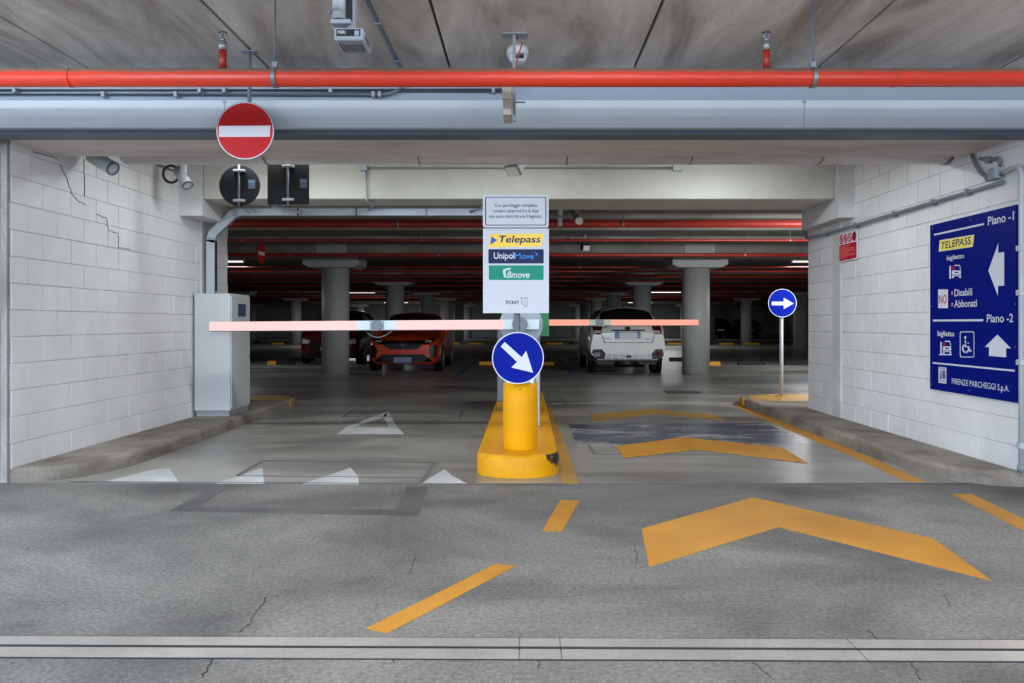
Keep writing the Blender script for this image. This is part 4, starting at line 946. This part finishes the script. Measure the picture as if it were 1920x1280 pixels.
# ================================================================== LUMINAIRES
def luminaire(c, L, power, label, mat='tube', group=None, up=0.0, aim=None, col=(0.94, 0.98, 1.0)):
    """batten with two tubes; 'up' sends a share of the light to the ceiling, 'aim' turns a wall batten"""
    c = Vector(c); t = thing('ceiling_lamp', c, label, 'lamp', group)
    d = Vector((1, 0, 0)); n = Vector(aim or (0, 0, -1)).normalized(); s = n.cross(d)
    MB().obox(c - n*0.045, d*L/2, s*0.035, n*0.022).build('housing', 'lamp_body', t)
    for k in (-1, 1): MB().cyl(c + s*0.028*k - d*L*0.48, c + s*0.028*k + d*L*0.48, 0.014, seg=14).build('tube', mat, t)
    for k in (-1, 1): MB().obox(c + d*k*L*0.49, d*0.012, s*0.05, n*0.028).build('end_cap', 'lamp_body', t)
    if aim is None and ZC - c.z > 0.1:
        for k in (-1, 1): MB().cyl(c + d*k*L*0.35 + Vector((0, 0, 0.06)), (c.x + d.x*k*L*0.35, c.y, ZC), 0.006, seg=8).build('hanger_rod', 'steel', t)
    for k, (p, nn) in enumerate(((power, n), (power*up, -n))):
        if p <= 0: continue
        ld = bpy.data.lights.new('lamp_light', 'AREA'); ld.shape = 'RECTANGLE'; ld.size = L*0.95; ld.size_y = 0.10; ld.energy = p; ld.color = col
        lo = bpy.data.objects.new('lamp_light', ld); COL.objects.link(lo); lo.parent = t
        lo.location = nn*(0.03 if k == 0 else 0.08); lo.rotation_euler = nn.to_track_quat('-Z', 'Y').to_euler()
COOL = (0.80, 0.90, 1.0); NEUT = (0.95, 0.97, 1.0)
for i, (x, y, p, co, lab) in enumerate(((-3.6, 2.9, 0.6, COOL, 'left unseen tube lamp added for daylight over the driveway ahead of the camera'), (0.4, 2.9, 0.6, NEUT, 'middle unseen tube lamp added over the driveway ahead of the camera'), (3.4, 2.9, 0.8, NEUT, 'right unseen tube lamp added over the driveway ahead of the camera'),
        (-3.6, -1.6, 0.8, COOL, 'left unseen tube lamp added for daylight behind the camera'), (0.4, -1.6, 1.2, NEUT, 'middle unseen tube lamp added behind the camera'), (3.4, -1.6, 1.0, NEUT, 'right unseen tube lamp added behind the camera'))):
    luminaire((x, y, 2.48), 1.5, P_FRONT*p, lab, up=(2.6, 1.0, 0.2)[i % 3], col=co, mat='tube_cool' if co is COOL else 'tube')  # unseen lamps added to light ceiling and duct; cool left ones imitate daylight
luminaire((-0.2, 7.75, 2.92), 1.2, P_MID*0.8, 'added tube lamp hidden between the beams in the middle', mat='tube_mid')  # added to brighten the middle of the white beam
luminaire((-2.4, 7.95, 2.90), 1.2, P_MID, 'tube lamp hidden between the beams on the left', mat='tube_mid')
luminaire((2.0, 7.95, 2.90), 1.2, P_MID, 'tube lamp hidden between the beams on the right', mat='tube_mid')
luminaire((5.6, 10.42, 2.30), 1.3, P_HALL*2.5, 'unseen tube lamp added on the hall side of the right front wall', mat='tube', aim=(-0.15, 1, -0.12))  # added out of view to brighten the right column and the white car
luminaire((-6.0, 10.55, 2.30), 1.3, P_HALL*0.12, 'unseen tube lamp added on the hall side of the left front wall', mat='tube_far', aim=(0.15, 1, -0.12))  # weaker lamp added out of view for the left of the hall
luminaire((-7.75, 20.6, 2.74), 1.3, P_HALL*0.3, 'lit tube lamp in the hall at the left edge of the opening', mat='tube_far')
luminaire((7.4, 20.6, 2.74), 1.3, P_HALL*0.8, 'lit tube lamp in the hall at the right edge of the opening', mat='tube_far')
luminaire((-8.6, 42.0, 2.74), 1.8, P_HALL*1.0, 'far tube lamp added for a reflected streak in the left of the hall', mat='tube_far')  # added lamp standing in for a bright reflected streak
luminaire((7.0, 41.0, 2.74), 1.8, P_HALL*1.0, 'far tube lamp added for a reflected streak in the right of the hall', mat='tube_far')  # likewise added in place of a reflection
luminaire((-9.5, 60.0, 2.70), 1.8, P_HALL*2.2, 'farthest tube lamp added by the back wall on the left', mat='tube_far')  # added emitter that brightens the far end of the hall
luminaire((8.5, 60.0, 2.70), 1.8, P_HALL*1.6, 'farthest tube lamp added by the back wall on the right', mat='tube_far')  # second emitter added for the back wall

# ================================================================== HALL FITTINGS
for i, (Y, r, z) in enumerate(((11.6, 0.055, 2.60), (14.1, 0.022, 2.62), (17.0, 0.04, 2.61), (20.6, 0.022, 2.60), (22.2, 0.03, 2.60), (24.6, 0.04, 2.60), (27.0, 0.03, 2.60), (30.5, 0.05, 2.60), (34.5, 0.05, 2.6), (39.5, 0.05, 2.6), (44.0, 0.05, 2.6), (50.0, 0.06, 2.6))):
    o = thing('sprinkler_pipe', (0, Y, z), 'red sprinkler pipe under the hall ceiling, %s from the entrance' % ['first', 'second', 'third', 'fourth', 'fifth', 'sixth', 'seventh', 'eighth', 'ninth', 'tenth', 'eleventh', 'twelfth'][i], 'pipe', 'red pipes under the hall ceiling')
    MB().cyl((-20, Y, z), (20, Y, z), r, seg=20).build('run', 'red_pipe', o)
    for x in (-8, -4.9, -1.8, 1.4, 4.6, 7.8):
        MB().cyl((x, Y, z+r), (x, Y, ZC), 0.006, seg=6).build('hanger_rod', 'duct_dark', o)
        MB().ring((x-0.012, Y, z), (1, 0, 0), r, r+0.006, 0.024, 20).build('hanger_ring', 'steel', o)
# short drop pipe and round duct end behind the notice
dp = thing('drop_pipe', at(1050, 420, 10.9), 'short grey drop pipe behind the notice sign', 'pipe')
MB().cyl(at(1050, 424, 10.9), (at(1050, 424, 10.9).x, 10.9, ZC), 0.032, seg=16).build('run', 'conduit_light', dp)
MB().cyl(at(1050, 408, 10.9), at(1050, 406, 10.9), 0.038, seg=16).build('collar', 'steel', dp)
dv = thing('pipe_stub', at(1086, 412, 10.8), 'capped pale pipe stub beside the grey drop pipe', 'pipe')
MB().cyl((at(1080, 404, 11.1).x, 11.1, at(1080, 404, 11.1).z), (at(1080, 404, 11.1).x, 11.1, ZC), 0.03, seg=14).build('riser', 'conduit', dv); MB().cyl(at(1086, 414, 10.8), at(1076, 396, 11.4), 0.05, seg=20).build('run', 'conduit', dv); MB().cyl(at(1086, 414.2, 10.79), at(1086, 413.8, 10.8), 0.052, seg=20).build('cap', 'beige', dv)
# no entry sign inside the hall, turned
c = at(489, 475, 16.0)
hs = thing('no_entry_sign', c + Vector((0, 0, -0.2)), 'small red no entry sign turned sideways in the dim hall', 'road sign')
ax = Vector((1.0, -0.05, 0)).normalized()
MB().cyl(c, c + ax*0.012, 0.20, seg=40).build('plate', 'sign_red', hs)
u_ = Vector((0, 0, 1)).cross(ax)
MB().obox(c + ax*0.014, ax*0.002, u_*0.16, Vector((0, 0, 0.035))).build('bar', 'print_white', hs)
MB().cyl(c - ax*0.004, c - ax*0.0, 0.205, seg=40).build('back', 'sign_back', hs)
MB().cyl(c - ax*0.02, (c.x - ax.x*0.02, c.y - ax.y*0.02, ZC), 0.015, seg=10).build('hanger', 'steel', hs)
# wheel stops
def wheel_stop(x0, x1, ypx, yel, label):
    Y = F*CH/(ypx + 2 - CY); a = (x0-CX)*Y/F; b = (x1-CX)*Y/F
    t = thing('wheel_stop', ((a+b)/2, Y, 0), label, 'wheel stop', 'rubber wheel stops on the hall floor')
    prof = [(-0.075, 0), (-0.06, 0.075), (-0.03, 0.10), (0.03, 0.10), (0.06, 0.075), (0.075, 0)]
    MB().prism([(a, Y+p, z) for p, z in prof], (b-a, 0, 0)).build('body', 'rubber' if yel < 2 else 'stop_yellow', t)
    if yel == 1:
        MB().prism([(a-0.005, Y+p*1.04, z*1.04) for p, z in prof], ((b-a)*0.33, 0, 0)).build('reflector', 'stop_yellow', t)
ST1 = [(469, 507, 674, 0), (503, 552, 681, 1), (540, 586, 674, 0), (582, 640, 681, 0), (846, 870, 674.5, 0), (899, 940, 681.5, 2), (905, 945, 674.5, 0), (1000, 1031, 674.5, 0), (1001, 1039, 682, 2),
       (1066, 1090, 674, 0), (1255, 1287, 674, 0), (1322, 1350, 682, 2), (1350, 1395, 674.5, 0), (1384, 1435, 682, 0), (1429, 1475, 674, 0), (1472, 1520, 682, 0)]
for i, (a, b, y, k) in enumerate(ST1):
    wheel_stop(a, b, y, k, '%s wheel stop, %s from the left in the near rows' % (('black rubber', 'black and yellow', 'yellow')[k], ['first', 'second', 'third', 'fourth', 'fifth', 'sixth', 'seventh', 'eighth', 'ninth', 'tenth', 'eleventh', 'twelfth', 'thirteenth', 'fourteenth', 'fifteenth', 'sixteenth', 'seventeenth'][i]))
ST2 = [(478, 486, 640, 0), (511, 532, 643.5, 2), (532, 552, 641, 0), (847, 862, 643.5, 2), (879, 907, 643.5, 2), (1024, 1055, 643.5, 2), (1066, 1076, 642, 0), (1251, 1279, 643.5, 2), (1349, 1375, 644, 2), (1393, 1423, 644, 2), (1450, 1475, 641, 0)]
for i, (a, b, y, k) in enumerate(ST2):
    wheel_stop(a, b, y, k, '%s wheel stop, %s from the left in the far row' % (('black rubber', 'black and yellow', 'yellow')[k], ['first', 'second', 'third', 'fourth', 'fifth', 'sixth', 'seventh', 'eighth', 'ninth', 'tenth', 'eleventh'][i]))
# bay lines
for x, w, y0, y1, lab in ((-1.53, 0.12, 18.6, 27.6, 'blue bay line right of the orange car'), (1.10, 0.12, 18.6, 28.0, 'blue bay line left of the white car')):
    tag(MB().box((x-w/2, y0, 0), (x+w/2, y1, 0.002)).build('bay_line', 'blue_line'), lab, 'bay line')
tag(MB().box((5.0, 17.6, 0), (6.2, 17.75, 0.002)).build('bay_line', 'blue_line'), 'faint blue mark right of the right column', 'bay line')

# ================================================================== CARS
def catmull(P, t):
    n = len(P) - 1; i = min(int(t), n-1); f = t - i
    p0, p1, p2, p3 = P[max(i-1, 0)], P[i], P[i+1], P[min(i+2, n)]
    return [0.5*((2*b) + (-a+c)*f + (2*a-5*b+4*c-d)*f*f + (-a+3*b-3*c+d)*f**3) for a, b, c, d in zip(p0, p1, p2, p3)]
def car(name, label, paint, ST, glass_front, glass_rear, side_y, wheels, wr_, loc, rot, extra):
    """ST: stations (y, zb, ws, wm, zm, wb, zbelt, wr, zr, crown); front at y=0"""
    root = thing(name, (0, 0, 0), label, 'car')
    K = 5; NS = (len(ST)-1)*K + 1; rows = []; ys = []
    for i in range(NS):
        y, zb, ws, wm, zm, wb, zbl, wrf, zr, cr = catmull(ST, i/K)
        y = ST[0][0] if i == 0 else y
        prof = [(0, zb), (ws*0.85, zb), (ws, zb+0.09), (wm*0.995, zm-0.14), (wm, zm), (wb, zbl), (wb*0.55+wrf*0.45, zbl*0.55+zr*0.45-0.0), (wrf, zr-0.035), (wrf*0.82, zr), (wrf*0.4, zr+cr*0.7), (0, zr+cr)]
        rows.append([Vector((x, y, z)) for x, z in prof]); ys.append(y)
    n = len(rows[0]); full = []
    for r in rows: full.append([Vector((-p.x, p.y, p.z)) for p in r[::-1]][:-1] + r if False else r)
    allv = []; m = 2*n - 2
    for r in rows: allv += r + [Vector((-p.x, p.y, p.z)) for p in r[1:-1][::-1]]
    def idx(i, j): return i*m + (j % m)
    groups = {'body': [], 'side_window': [], 'windscreen': [], 'rear_window': []}
    for i in range(NS-1):
        ymid = (ys[i]+ys[i+1])/2
        for j in range(m):
            jj = j if j < n-1 else m-1-j     # mirrored strip index
            g = 'body'
            if jj in (5, 6) and side_y[0] < ymid < side_y[1]: g = 'side_window'
            if jj >= 7 and glass_front[0] < ymid < glass_front[1]: g = 'windscreen'
            if jj >= 7 and glass_rear[0] < ymid < glass_rear[1]: g = 'rear_window'
            groups[g].append([idx(i, j), idx(i, j+1), idx(i+1, j+1), idx(i+1, j)])
    groups['body'].append([idx(0, j) for j in range(m)]); groups['body'].append([idx(NS-1, j) for j in range(m)][::-1])
    tree = BVHTree.FromPolygons(allv, [f for g in groups.values() for f in g])
    for g, fs in groups.items():
        if not fs: continue
        used = sorted({i for f in fs for i in f}); mp = {v: k for k, v in enumerate(used)}
        mb = MB().add([allv[i] for i in used], [[mp[i] for i in f] for f in fs], True)
        if g == 'body': mb.sm[-1] = mb.sm[-2] = False
        mb.build(g, paint if g == 'body' else 'glass', root)
    Ltot = ST[-1][0]
    def decal(nm, pts, mat, end='front', lift=0.012, parent=None, sub=3):
        bm = bmesh.new(); vv = [bm.verts.new((x, 0, z)) for x, z in pts]; bm.faces.new(vv)
        bmesh.ops.triangulate(bm, faces=bm.faces[:])
        for _ in range(sub):
            ed = [e for e in bm.edges if e.calc_length() > 0.06]
            if not ed: break
            bmesh.ops.subdivide_edges(bm, edges=ed, cuts=1); bmesh.ops.triangulate(bm, faces=bm.faces[:])
        bm.verts.index_update(); s = 1 if end == 'front' else -1; P = []
        for v in bm.verts:
            o = Vector((v.co.x, -5 if s > 0 else Ltot + 5, v.co.z)); h = tree.ray_cast(o, Vector((0, s, 0)))
            yy = h[0].y if h[0] is not None else (0.15 if s > 0 else Ltot - 0.15)
            P.append(Vector((v.co.x, yy - s*lift, v.co.z)))
        fs = [[v.index for v in f.verts] for f in bm.faces]; k = len(P)
        bd_ = [[v.index for v in e.verts] for e in bm.edges if e.is_boundary]; bm.free()
        back = [p + Vector((0, s*(lift + 0.02), 0)) for p in P]
        mb = MB().add(P + back, fs + [[i + k for i in f][::-1] for f in fs] + [[a, b, b+k, a+k] for a, b in bd_], False)
        return mb.build(nm, mat, parent or root)
    # wheels and arches
    for y in wheels:
        for s in (-1, 1):
            h = tree.ray_cast(Vector((s*3, y, wr_ + 0.12)), Vector((-s, 0, 0))); xo = abs(h[0].x) if h[0] is not None else 0.85
            MB().cyl((s*(xo+0.006), y, wr_), (s*(xo-0.12), y, wr_), wr_+0.055, seg=36).build('wheel_arch', 'car_black', root)
            w = MB().cyl((s*(xo+0.012), y, wr_), (s*(xo-0.21), y, wr_), wr_, seg=36).build('wheel', 'tyre', root)
            MB().cyl((s*(xo+0.018), y, wr_), (s*(xo+0.0), y, wr_), wr_*0.66, seg=30).build('rim', 'rim', w)
            for k in range(5):
                a = 2*math.pi*k/5; d = Vector((0, math.cos(a), math.sin(a)))
                MB().obox(Vector((s*(xo+0.02), y, wr_)) + d*wr_*0.36, (0.005, 0, 0), d*wr_*0.28, Vector((0, -d.z, d.y))*0.035).build('spoke', 'steel', w)
    extra(root, decal, tree)
    root.location = loc; root.rotation_euler = (0, 0, rot)
    return root
def mirror(pts): return [(-x, z) for x, z in pts[::-1]]
def plus_mirrors(root, y, x, z, mat):
    for s in (-1, 1):
        w = MB().sphere((s*(x+0.10), y, z), 0.11, 14, 8, (1.0, 0.6, 0.68)).build('mirror', mat, root)
        MB().cyl((s*(x-0.06), y+0.02, z-0.05), (s*(x+0.05), y, z-0.02), 0.03, seg=10).build('mirror_arm', 'car_black', w)
#        y,   zb,   ws,   wm,   zm,   wb,  zbelt, wr,  zr,  crown
HATCH = [(0.00, 0.24, 0.58, 0.64, 0.50, 0.62, 0.66, 0.52, 0.69, 0.01),
         (0.10, 0.19, 0.74, 0.80, 0.52, 0.78, 0.72, 0.64, 0.755, 0.015),
         (0.35, 0.17, 0.82, 0.87, 0.55, 0.84, 0.80, 0.70, 0.85, 0.03),
         (0.80, 0.17, 0.83, 0.89, 0.58, 0.86, 0.87, 0.72, 0.93, 0.04),
         (1.15, 0.17, 0.83, 0.89, 0.60, 0.86, 0.91, 0.73, 0.98, 0.04),
         (1.75, 0.17, 0.83, 0.89, 0.62, 0.86, 0.94, 0.60, 1.36, 0.05),
         (2.10, 0.17, 0.83, 0.89, 0.62, 0.86, 0.95, 0.575, 1.43, 0.04),
         (2.80, 0.17, 0.83, 0.89, 0.64, 0.86, 0.97, 0.56, 1.43, 0.03),
         (3.40, 0.18, 0.83, 0.89, 0.66, 0.85, 1.00, 0.55, 1.36, 0.03),
         (3.80, 0.22, 0.81, 0.87, 0.68, 0.82, 1.00, 0.58, 1.08, 0.03),
         (4.05, 0.28, 0.72, 0.80, 0.66, 0.74, 0.90, 0.58, 0.95, 0.02)]
def clio_front(root, decal, tree):
    K = lambda pts: [((x-1207)/439, (790-y)/439) for x, y in pts]
    g = decal('grille', K([(985, 448), (1207, 462), (1430, 448), (1440, 470), (1390, 520), (1350, 545), (1065, 545), (1025, 520), (975, 470)]), 'car_black')
    for k in range(5):
        z = 0.57 + 0.035*k; MB().box((-0.34, -0.020+0.05*0, z), (0.34, -0.010, z+0.006)).build('grille_bar', 'rubber', g)
    h1 = K([(872, 420), (930, 440), (1005, 462), (1000, 490), (950, 492), (885, 455)])
    for p in (h1, mirror(h1)):
        h = decal('headlamp', p, 'car_black', lift=0.018)
        cx = sum(q[0] for q in p)/len(p); cz = sum(q[1] for q in p)/len(p)
        decal('lamp_glass', [(cx-0.09, cz-0.022), (cx+0.07, cz-0.028), (cx+0.09, cz+0.012), (cx-0.07, cz+0.022)] if cx < 0 else [(cx-0.07, cz-0.028), (cx+0.09, cz-0.022), (cx+0.07, cz+0.022), (cx-0.09, cz+0.012)], 'lamp_clear', lift=0.026, parent=h)
    decal('lower_intake', K([(990, 600), (1425, 600), (1490, 645), (1520, 682), (900, 682), (930, 645)]), 'car_black')
    sv = K([(852, 500), (900, 500), (935, 560), (915, 630), (860, 640)])
    for p in (sv, mirror(sv)): decal('side_vent', p, 'car_black', lift=0.008)
    decal('number_plate', K([(1110, 628), (1295, 628), (1295, 700), (1110, 700)]), 'plate', lift=0.03)
    em = decal('emblem', K([(1207, 448), (1236, 486), (1207, 524), (1178, 486)]), 'chrome', lift=0.03)
    decal('emblem_hole', K([(1207, 466), (1220, 486), (1207, 506), (1194, 486)]), 'car_black', lift=0.036, parent=em)
    decal('lip', K([(900, 690), (1510, 690), (1490, 716), (920, 716)]), 'paint_orange', lift=0.02)
    plus_mirrors(root, 1.35, 0.80, 1.00, 'paint_orange')
car('hatchback_car', 'orange hatchback parked facing the camera left of the barrier', 'paint_orange', HATCH, (1.18, 1.80), (3.35, 3.82), (1.45, 3.45), (0.78, 3.36), 0.31, (-2.93, 19.55, 0), 0, clio_front)
def maroon_front(root, decal, tree):
    decal('grille', [(-0.55, 0.62), (0.55, 0.62), (0.48, 0.40), (-0.48, 0.40)], 'car_black')
    for s in (-1, 1):
        p = [(0.52, 0.70), (0.76, 0.74), (0.78, 0.60), (0.58, 0.60)]
        h = decal('headlamp', p if s > 0 else mirror(p), 'lamp_clear', lift=0.015)
    decal('lower_intake', [(-0.6, 0.34), (0.6, 0.34), (0.5, 0.24), (-0.5, 0.24)], 'car_black')
    decal('number_plate', [(-0.24, 0.40), (0.24, 0.40), (0.24, 0.50), (-0.24, 0.50)], 'plate', lift=0.03)
    plus_mirrors(root, 1.35, 0.80, 1.00, 'paint_maroon')
SUVF = [(y, zb, ws, wm, zm+0.06, wb, zbl+0.10, wr, zr+0.13, cr) for y, zb, ws, wm, zm, wb, zbl, wr, zr, cr in HATCH]
car('suv_car', 'dark red car half hidden behind the left round column', 'paint_maroon', SUVF, (1.18, 1.80), (3.35, 3.82), (1.45, 3.45), (0.78, 3.36), 0.33, (-5.60, 23.2, 0), 0, maroon_front)
# crossover seen from behind: build with its rear at the +y end, then turn it round
CROSS = [(0.00, 0.30, 0.58, 0.66, 0.56, 0.62, 0.74, 0.52, 0.80, 0.01),
         (0.12, 0.25, 0.76, 0.82, 0.58, 0.80, 0.82, 0.66, 0.87, 0.015),
         (0.45, 0.24, 0.83, 0.88, 0.62, 0.85, 0.92, 0.72, 0.98, 0.03),
         (1.10, 0.24, 0.84, 0.89, 0.66, 0.86, 1.00, 0.73, 1.06, 0.04),
         (1.40, 0.24, 0.84, 0.89, 0.68, 0.86, 1.03, 0.70, 1.14, 0.04),
         (2.00, 0.24, 0.84, 0.89, 0.70, 0.86, 1.07, 0.58, 1.48, 0.07),
         (2.40, 0.24, 0.84, 0.89, 0.70, 0.86, 1.08, 0.57, 1.53, 0.075),
         (3.20, 0.24, 0.84, 0.89, 0.72, 0.86, 1.11, 0.57, 1.53, 0.075),
         (3.85, 0.25, 0.84, 0.89, 0.74, 0.86, 1.13, 0.57, 1.48, 0.065),
         (4.18, 0.28, 0.83, 0.885, 0.72, 0.85, 1.10, 0.68, 1.20, 0.02),
         (4.36, 0.32, 0.82, 0.88, 0.68, 0.83, 1.00, 0.70, 1.05, 0.02),
         (4.45, 0.34, 0.80, 0.86, 0.64, 0.80, 0.90, 0.70, 0.95, 0.01)]
def xv_rear(root, decal, tree):
    # x is measured in the picture; seen from behind local +x lies to the left, so flip
    K = lambda pts: [(-(x-957)/607, (1135-y)/607) for x, y in pts]
    D = lambda nm, pts, mat, lift=0.012, parent=None: decal(nm, K(pts), mat, 'rear', lift, parent)
    tl = [(468, 450), (600, 450), (588, 560), (560, 575), (470, 560)]; tr2 = [(1305, 450), (1432, 450), (1432, 562), (1340, 566), (1318, 540)]
    for p, s in ((tl, 1), (tr2, -1)):
        h = D('tail_lamp', p, 'lamp_red', 0.02)
        x0 = min(q[0] for q in p); x1 = max(q[0] for q in p)
        D('lamp_glass', [(x0+6, 518), (x1-18, 518), (x1-20, 556), (x0+10, 556)], 'lamp_clear', 0.028, h)
    D('plate_recess', [(715, 512), (1200, 512), (1160, 650), (750, 650)], 'paint_white', 0.004)
    D('garnish', [(715, 508), (1205, 508), (1180, 524), (740, 524)], 'chrome', 0.03)
    pl = D('number_plate', [(780, 530), (1130, 530), (1130, 635), (780, 635)], 'plate_w', 0.03)
    D('plate_band', [(780, 532), (835, 532), (835, 633), (780, 633)], 'plate_b', 0.034, pl); D('plate_band', [(1085, 532), (1130, 532), (1130, 633), (1085, 633)], 'plate_b', 0.034, pl)
    D('emblem', circle2(960, 486, 40, 20, 22), 'chrome', 0.03)
    for q in ([(585, 570), (593, 570), (632, 690), (622, 690)], [(622, 686), (1295, 686), (1295, 693), (622, 693)], [(1290, 690), (1300, 690), (1335, 570), (1327, 570)]):
        D('hatch_seam', q, 'rubber', 0.006)
    for q in ([(605, 622), (720, 622), (720, 632), (605, 632)], [(640, 638), (715, 638), (715, 645), (640, 645)]): D('badge', q, 'steel', 0.01)
    for q in ([(1212, 622), (1222, 622), (1248, 652), (1238, 652)], [(1238, 622), (1248, 622), (1222, 652), (1212, 652)], [(1252, 622), (1260, 622), (1266, 652), (1258, 652)], [(1268, 622), (1275, 622), (1267, 652), (1260, 652)]): D('badge', q, 'steel', 0.011)
    c1 = [(425, 915), (468, 785), (590, 780), (645, 845), (622, 932), (425, 935)]; c2 = [(1285, 850), (1345, 780), (1440, 780), (1470, 915), (1470, 935), (1310, 935)]
    for p, (ra0, ra1) in ((c1, (482, 575)), (c2, (1345, 1425))):
        h = D('bumper_corner', p, 'car_black', 0.014)
        D('reflector', [(ra0, 835), ((ra0+ra1)/2, 815), (ra1, 835), (ra1-10, 880), (ra0+5, 880)], 'lamp_red', 0.022, h)
    D('bumper_highlight', [(640, 706), (1290, 706), (1290, 712), (640, 712)], 'white_sign', 0.004)
    D('skid_plate', [(660, 852), (1275, 852), (1305, 930), (625, 930)], 'skid', 0.012)
    for x in (735, 835, 1100, 1200): D('skid_rib', [(x-8, 865), (x+10, 865), (x+14, 915), (x-12, 915)], 'white_sign', 0.018)
    f = D('fog_lamp_frame', [(920, 858), (1015, 858), (1010, 908), (925, 908)], 'white_sign', 0.02)
    D('fog_lamp', [(932, 866), (1004, 866), (1000, 900), (936, 900)], 'lamp_red', 0.026, f)
    MB().box((-0.7, 3.3, 0.22), (0.7, 4.15, 0.34)).build('underbody', 'car_black', root)
    MB().cyl((-0.28, 4.1, 0.24), (0.28, 4.1, 0.24), 0.09, seg=20).build('silencer', 'car_black', root)
    MB().box((-0.012, 3.78, 1.54), (0.012, 3.90, 1.62), 0.004).build('antenna_fin', 'car_black', root)
    plus_mirrors(root, 1.55, 0.82, 1.12, 'paint_white')
car('crossover_car', 'white crossover seen from behind right of the barrier', 'paint_white', CROSS, (1.35, 2.05), (3.86, 4.20), (1.75, 3.85), (0.90, 3.56), 0.345, (2.38, 18.75 + 4.45, 0), math.pi, xv_rear)
def dark_rear(root, decal, tree):
    for s in (-1, 1):
        p = [(0.55, 0.95), (0.78, 0.95), (0.78, 0.80), (0.60, 0.80)]
        decal('tail_lamp', p if s > 0 else mirror(p), 'lamp_red', 'rear')
    decal('number_plate', [(-0.26, 0.62), (0.26, 0.62), (0.26, 0.74), (-0.26, 0.74)], 'plate_w', 'rear', 0.02)
    plus_mirrors(root, 1.55, 0.82, 1.12, 'paint_black')
car('suv_car', 'black car seen from behind far away at the back wall on the right', 'paint_black', CROSS, (1.35, 2.05), (3.86, 4.20), (1.75, 3.85), (0.90, 3.56), 0.345, (17.2, 62.0 + 4.45, 0), math.pi, dark_rear)
car('suv_car', 'black car beside the far right black car, partly behind a column', 'paint_black', CROSS, (1.35, 2.05), (3.86, 4.20), (1.75, 3.85), (0.90, 3.56), 0.345, (15.0, 62.2 + 4.45, 0), math.pi, dark_rear)
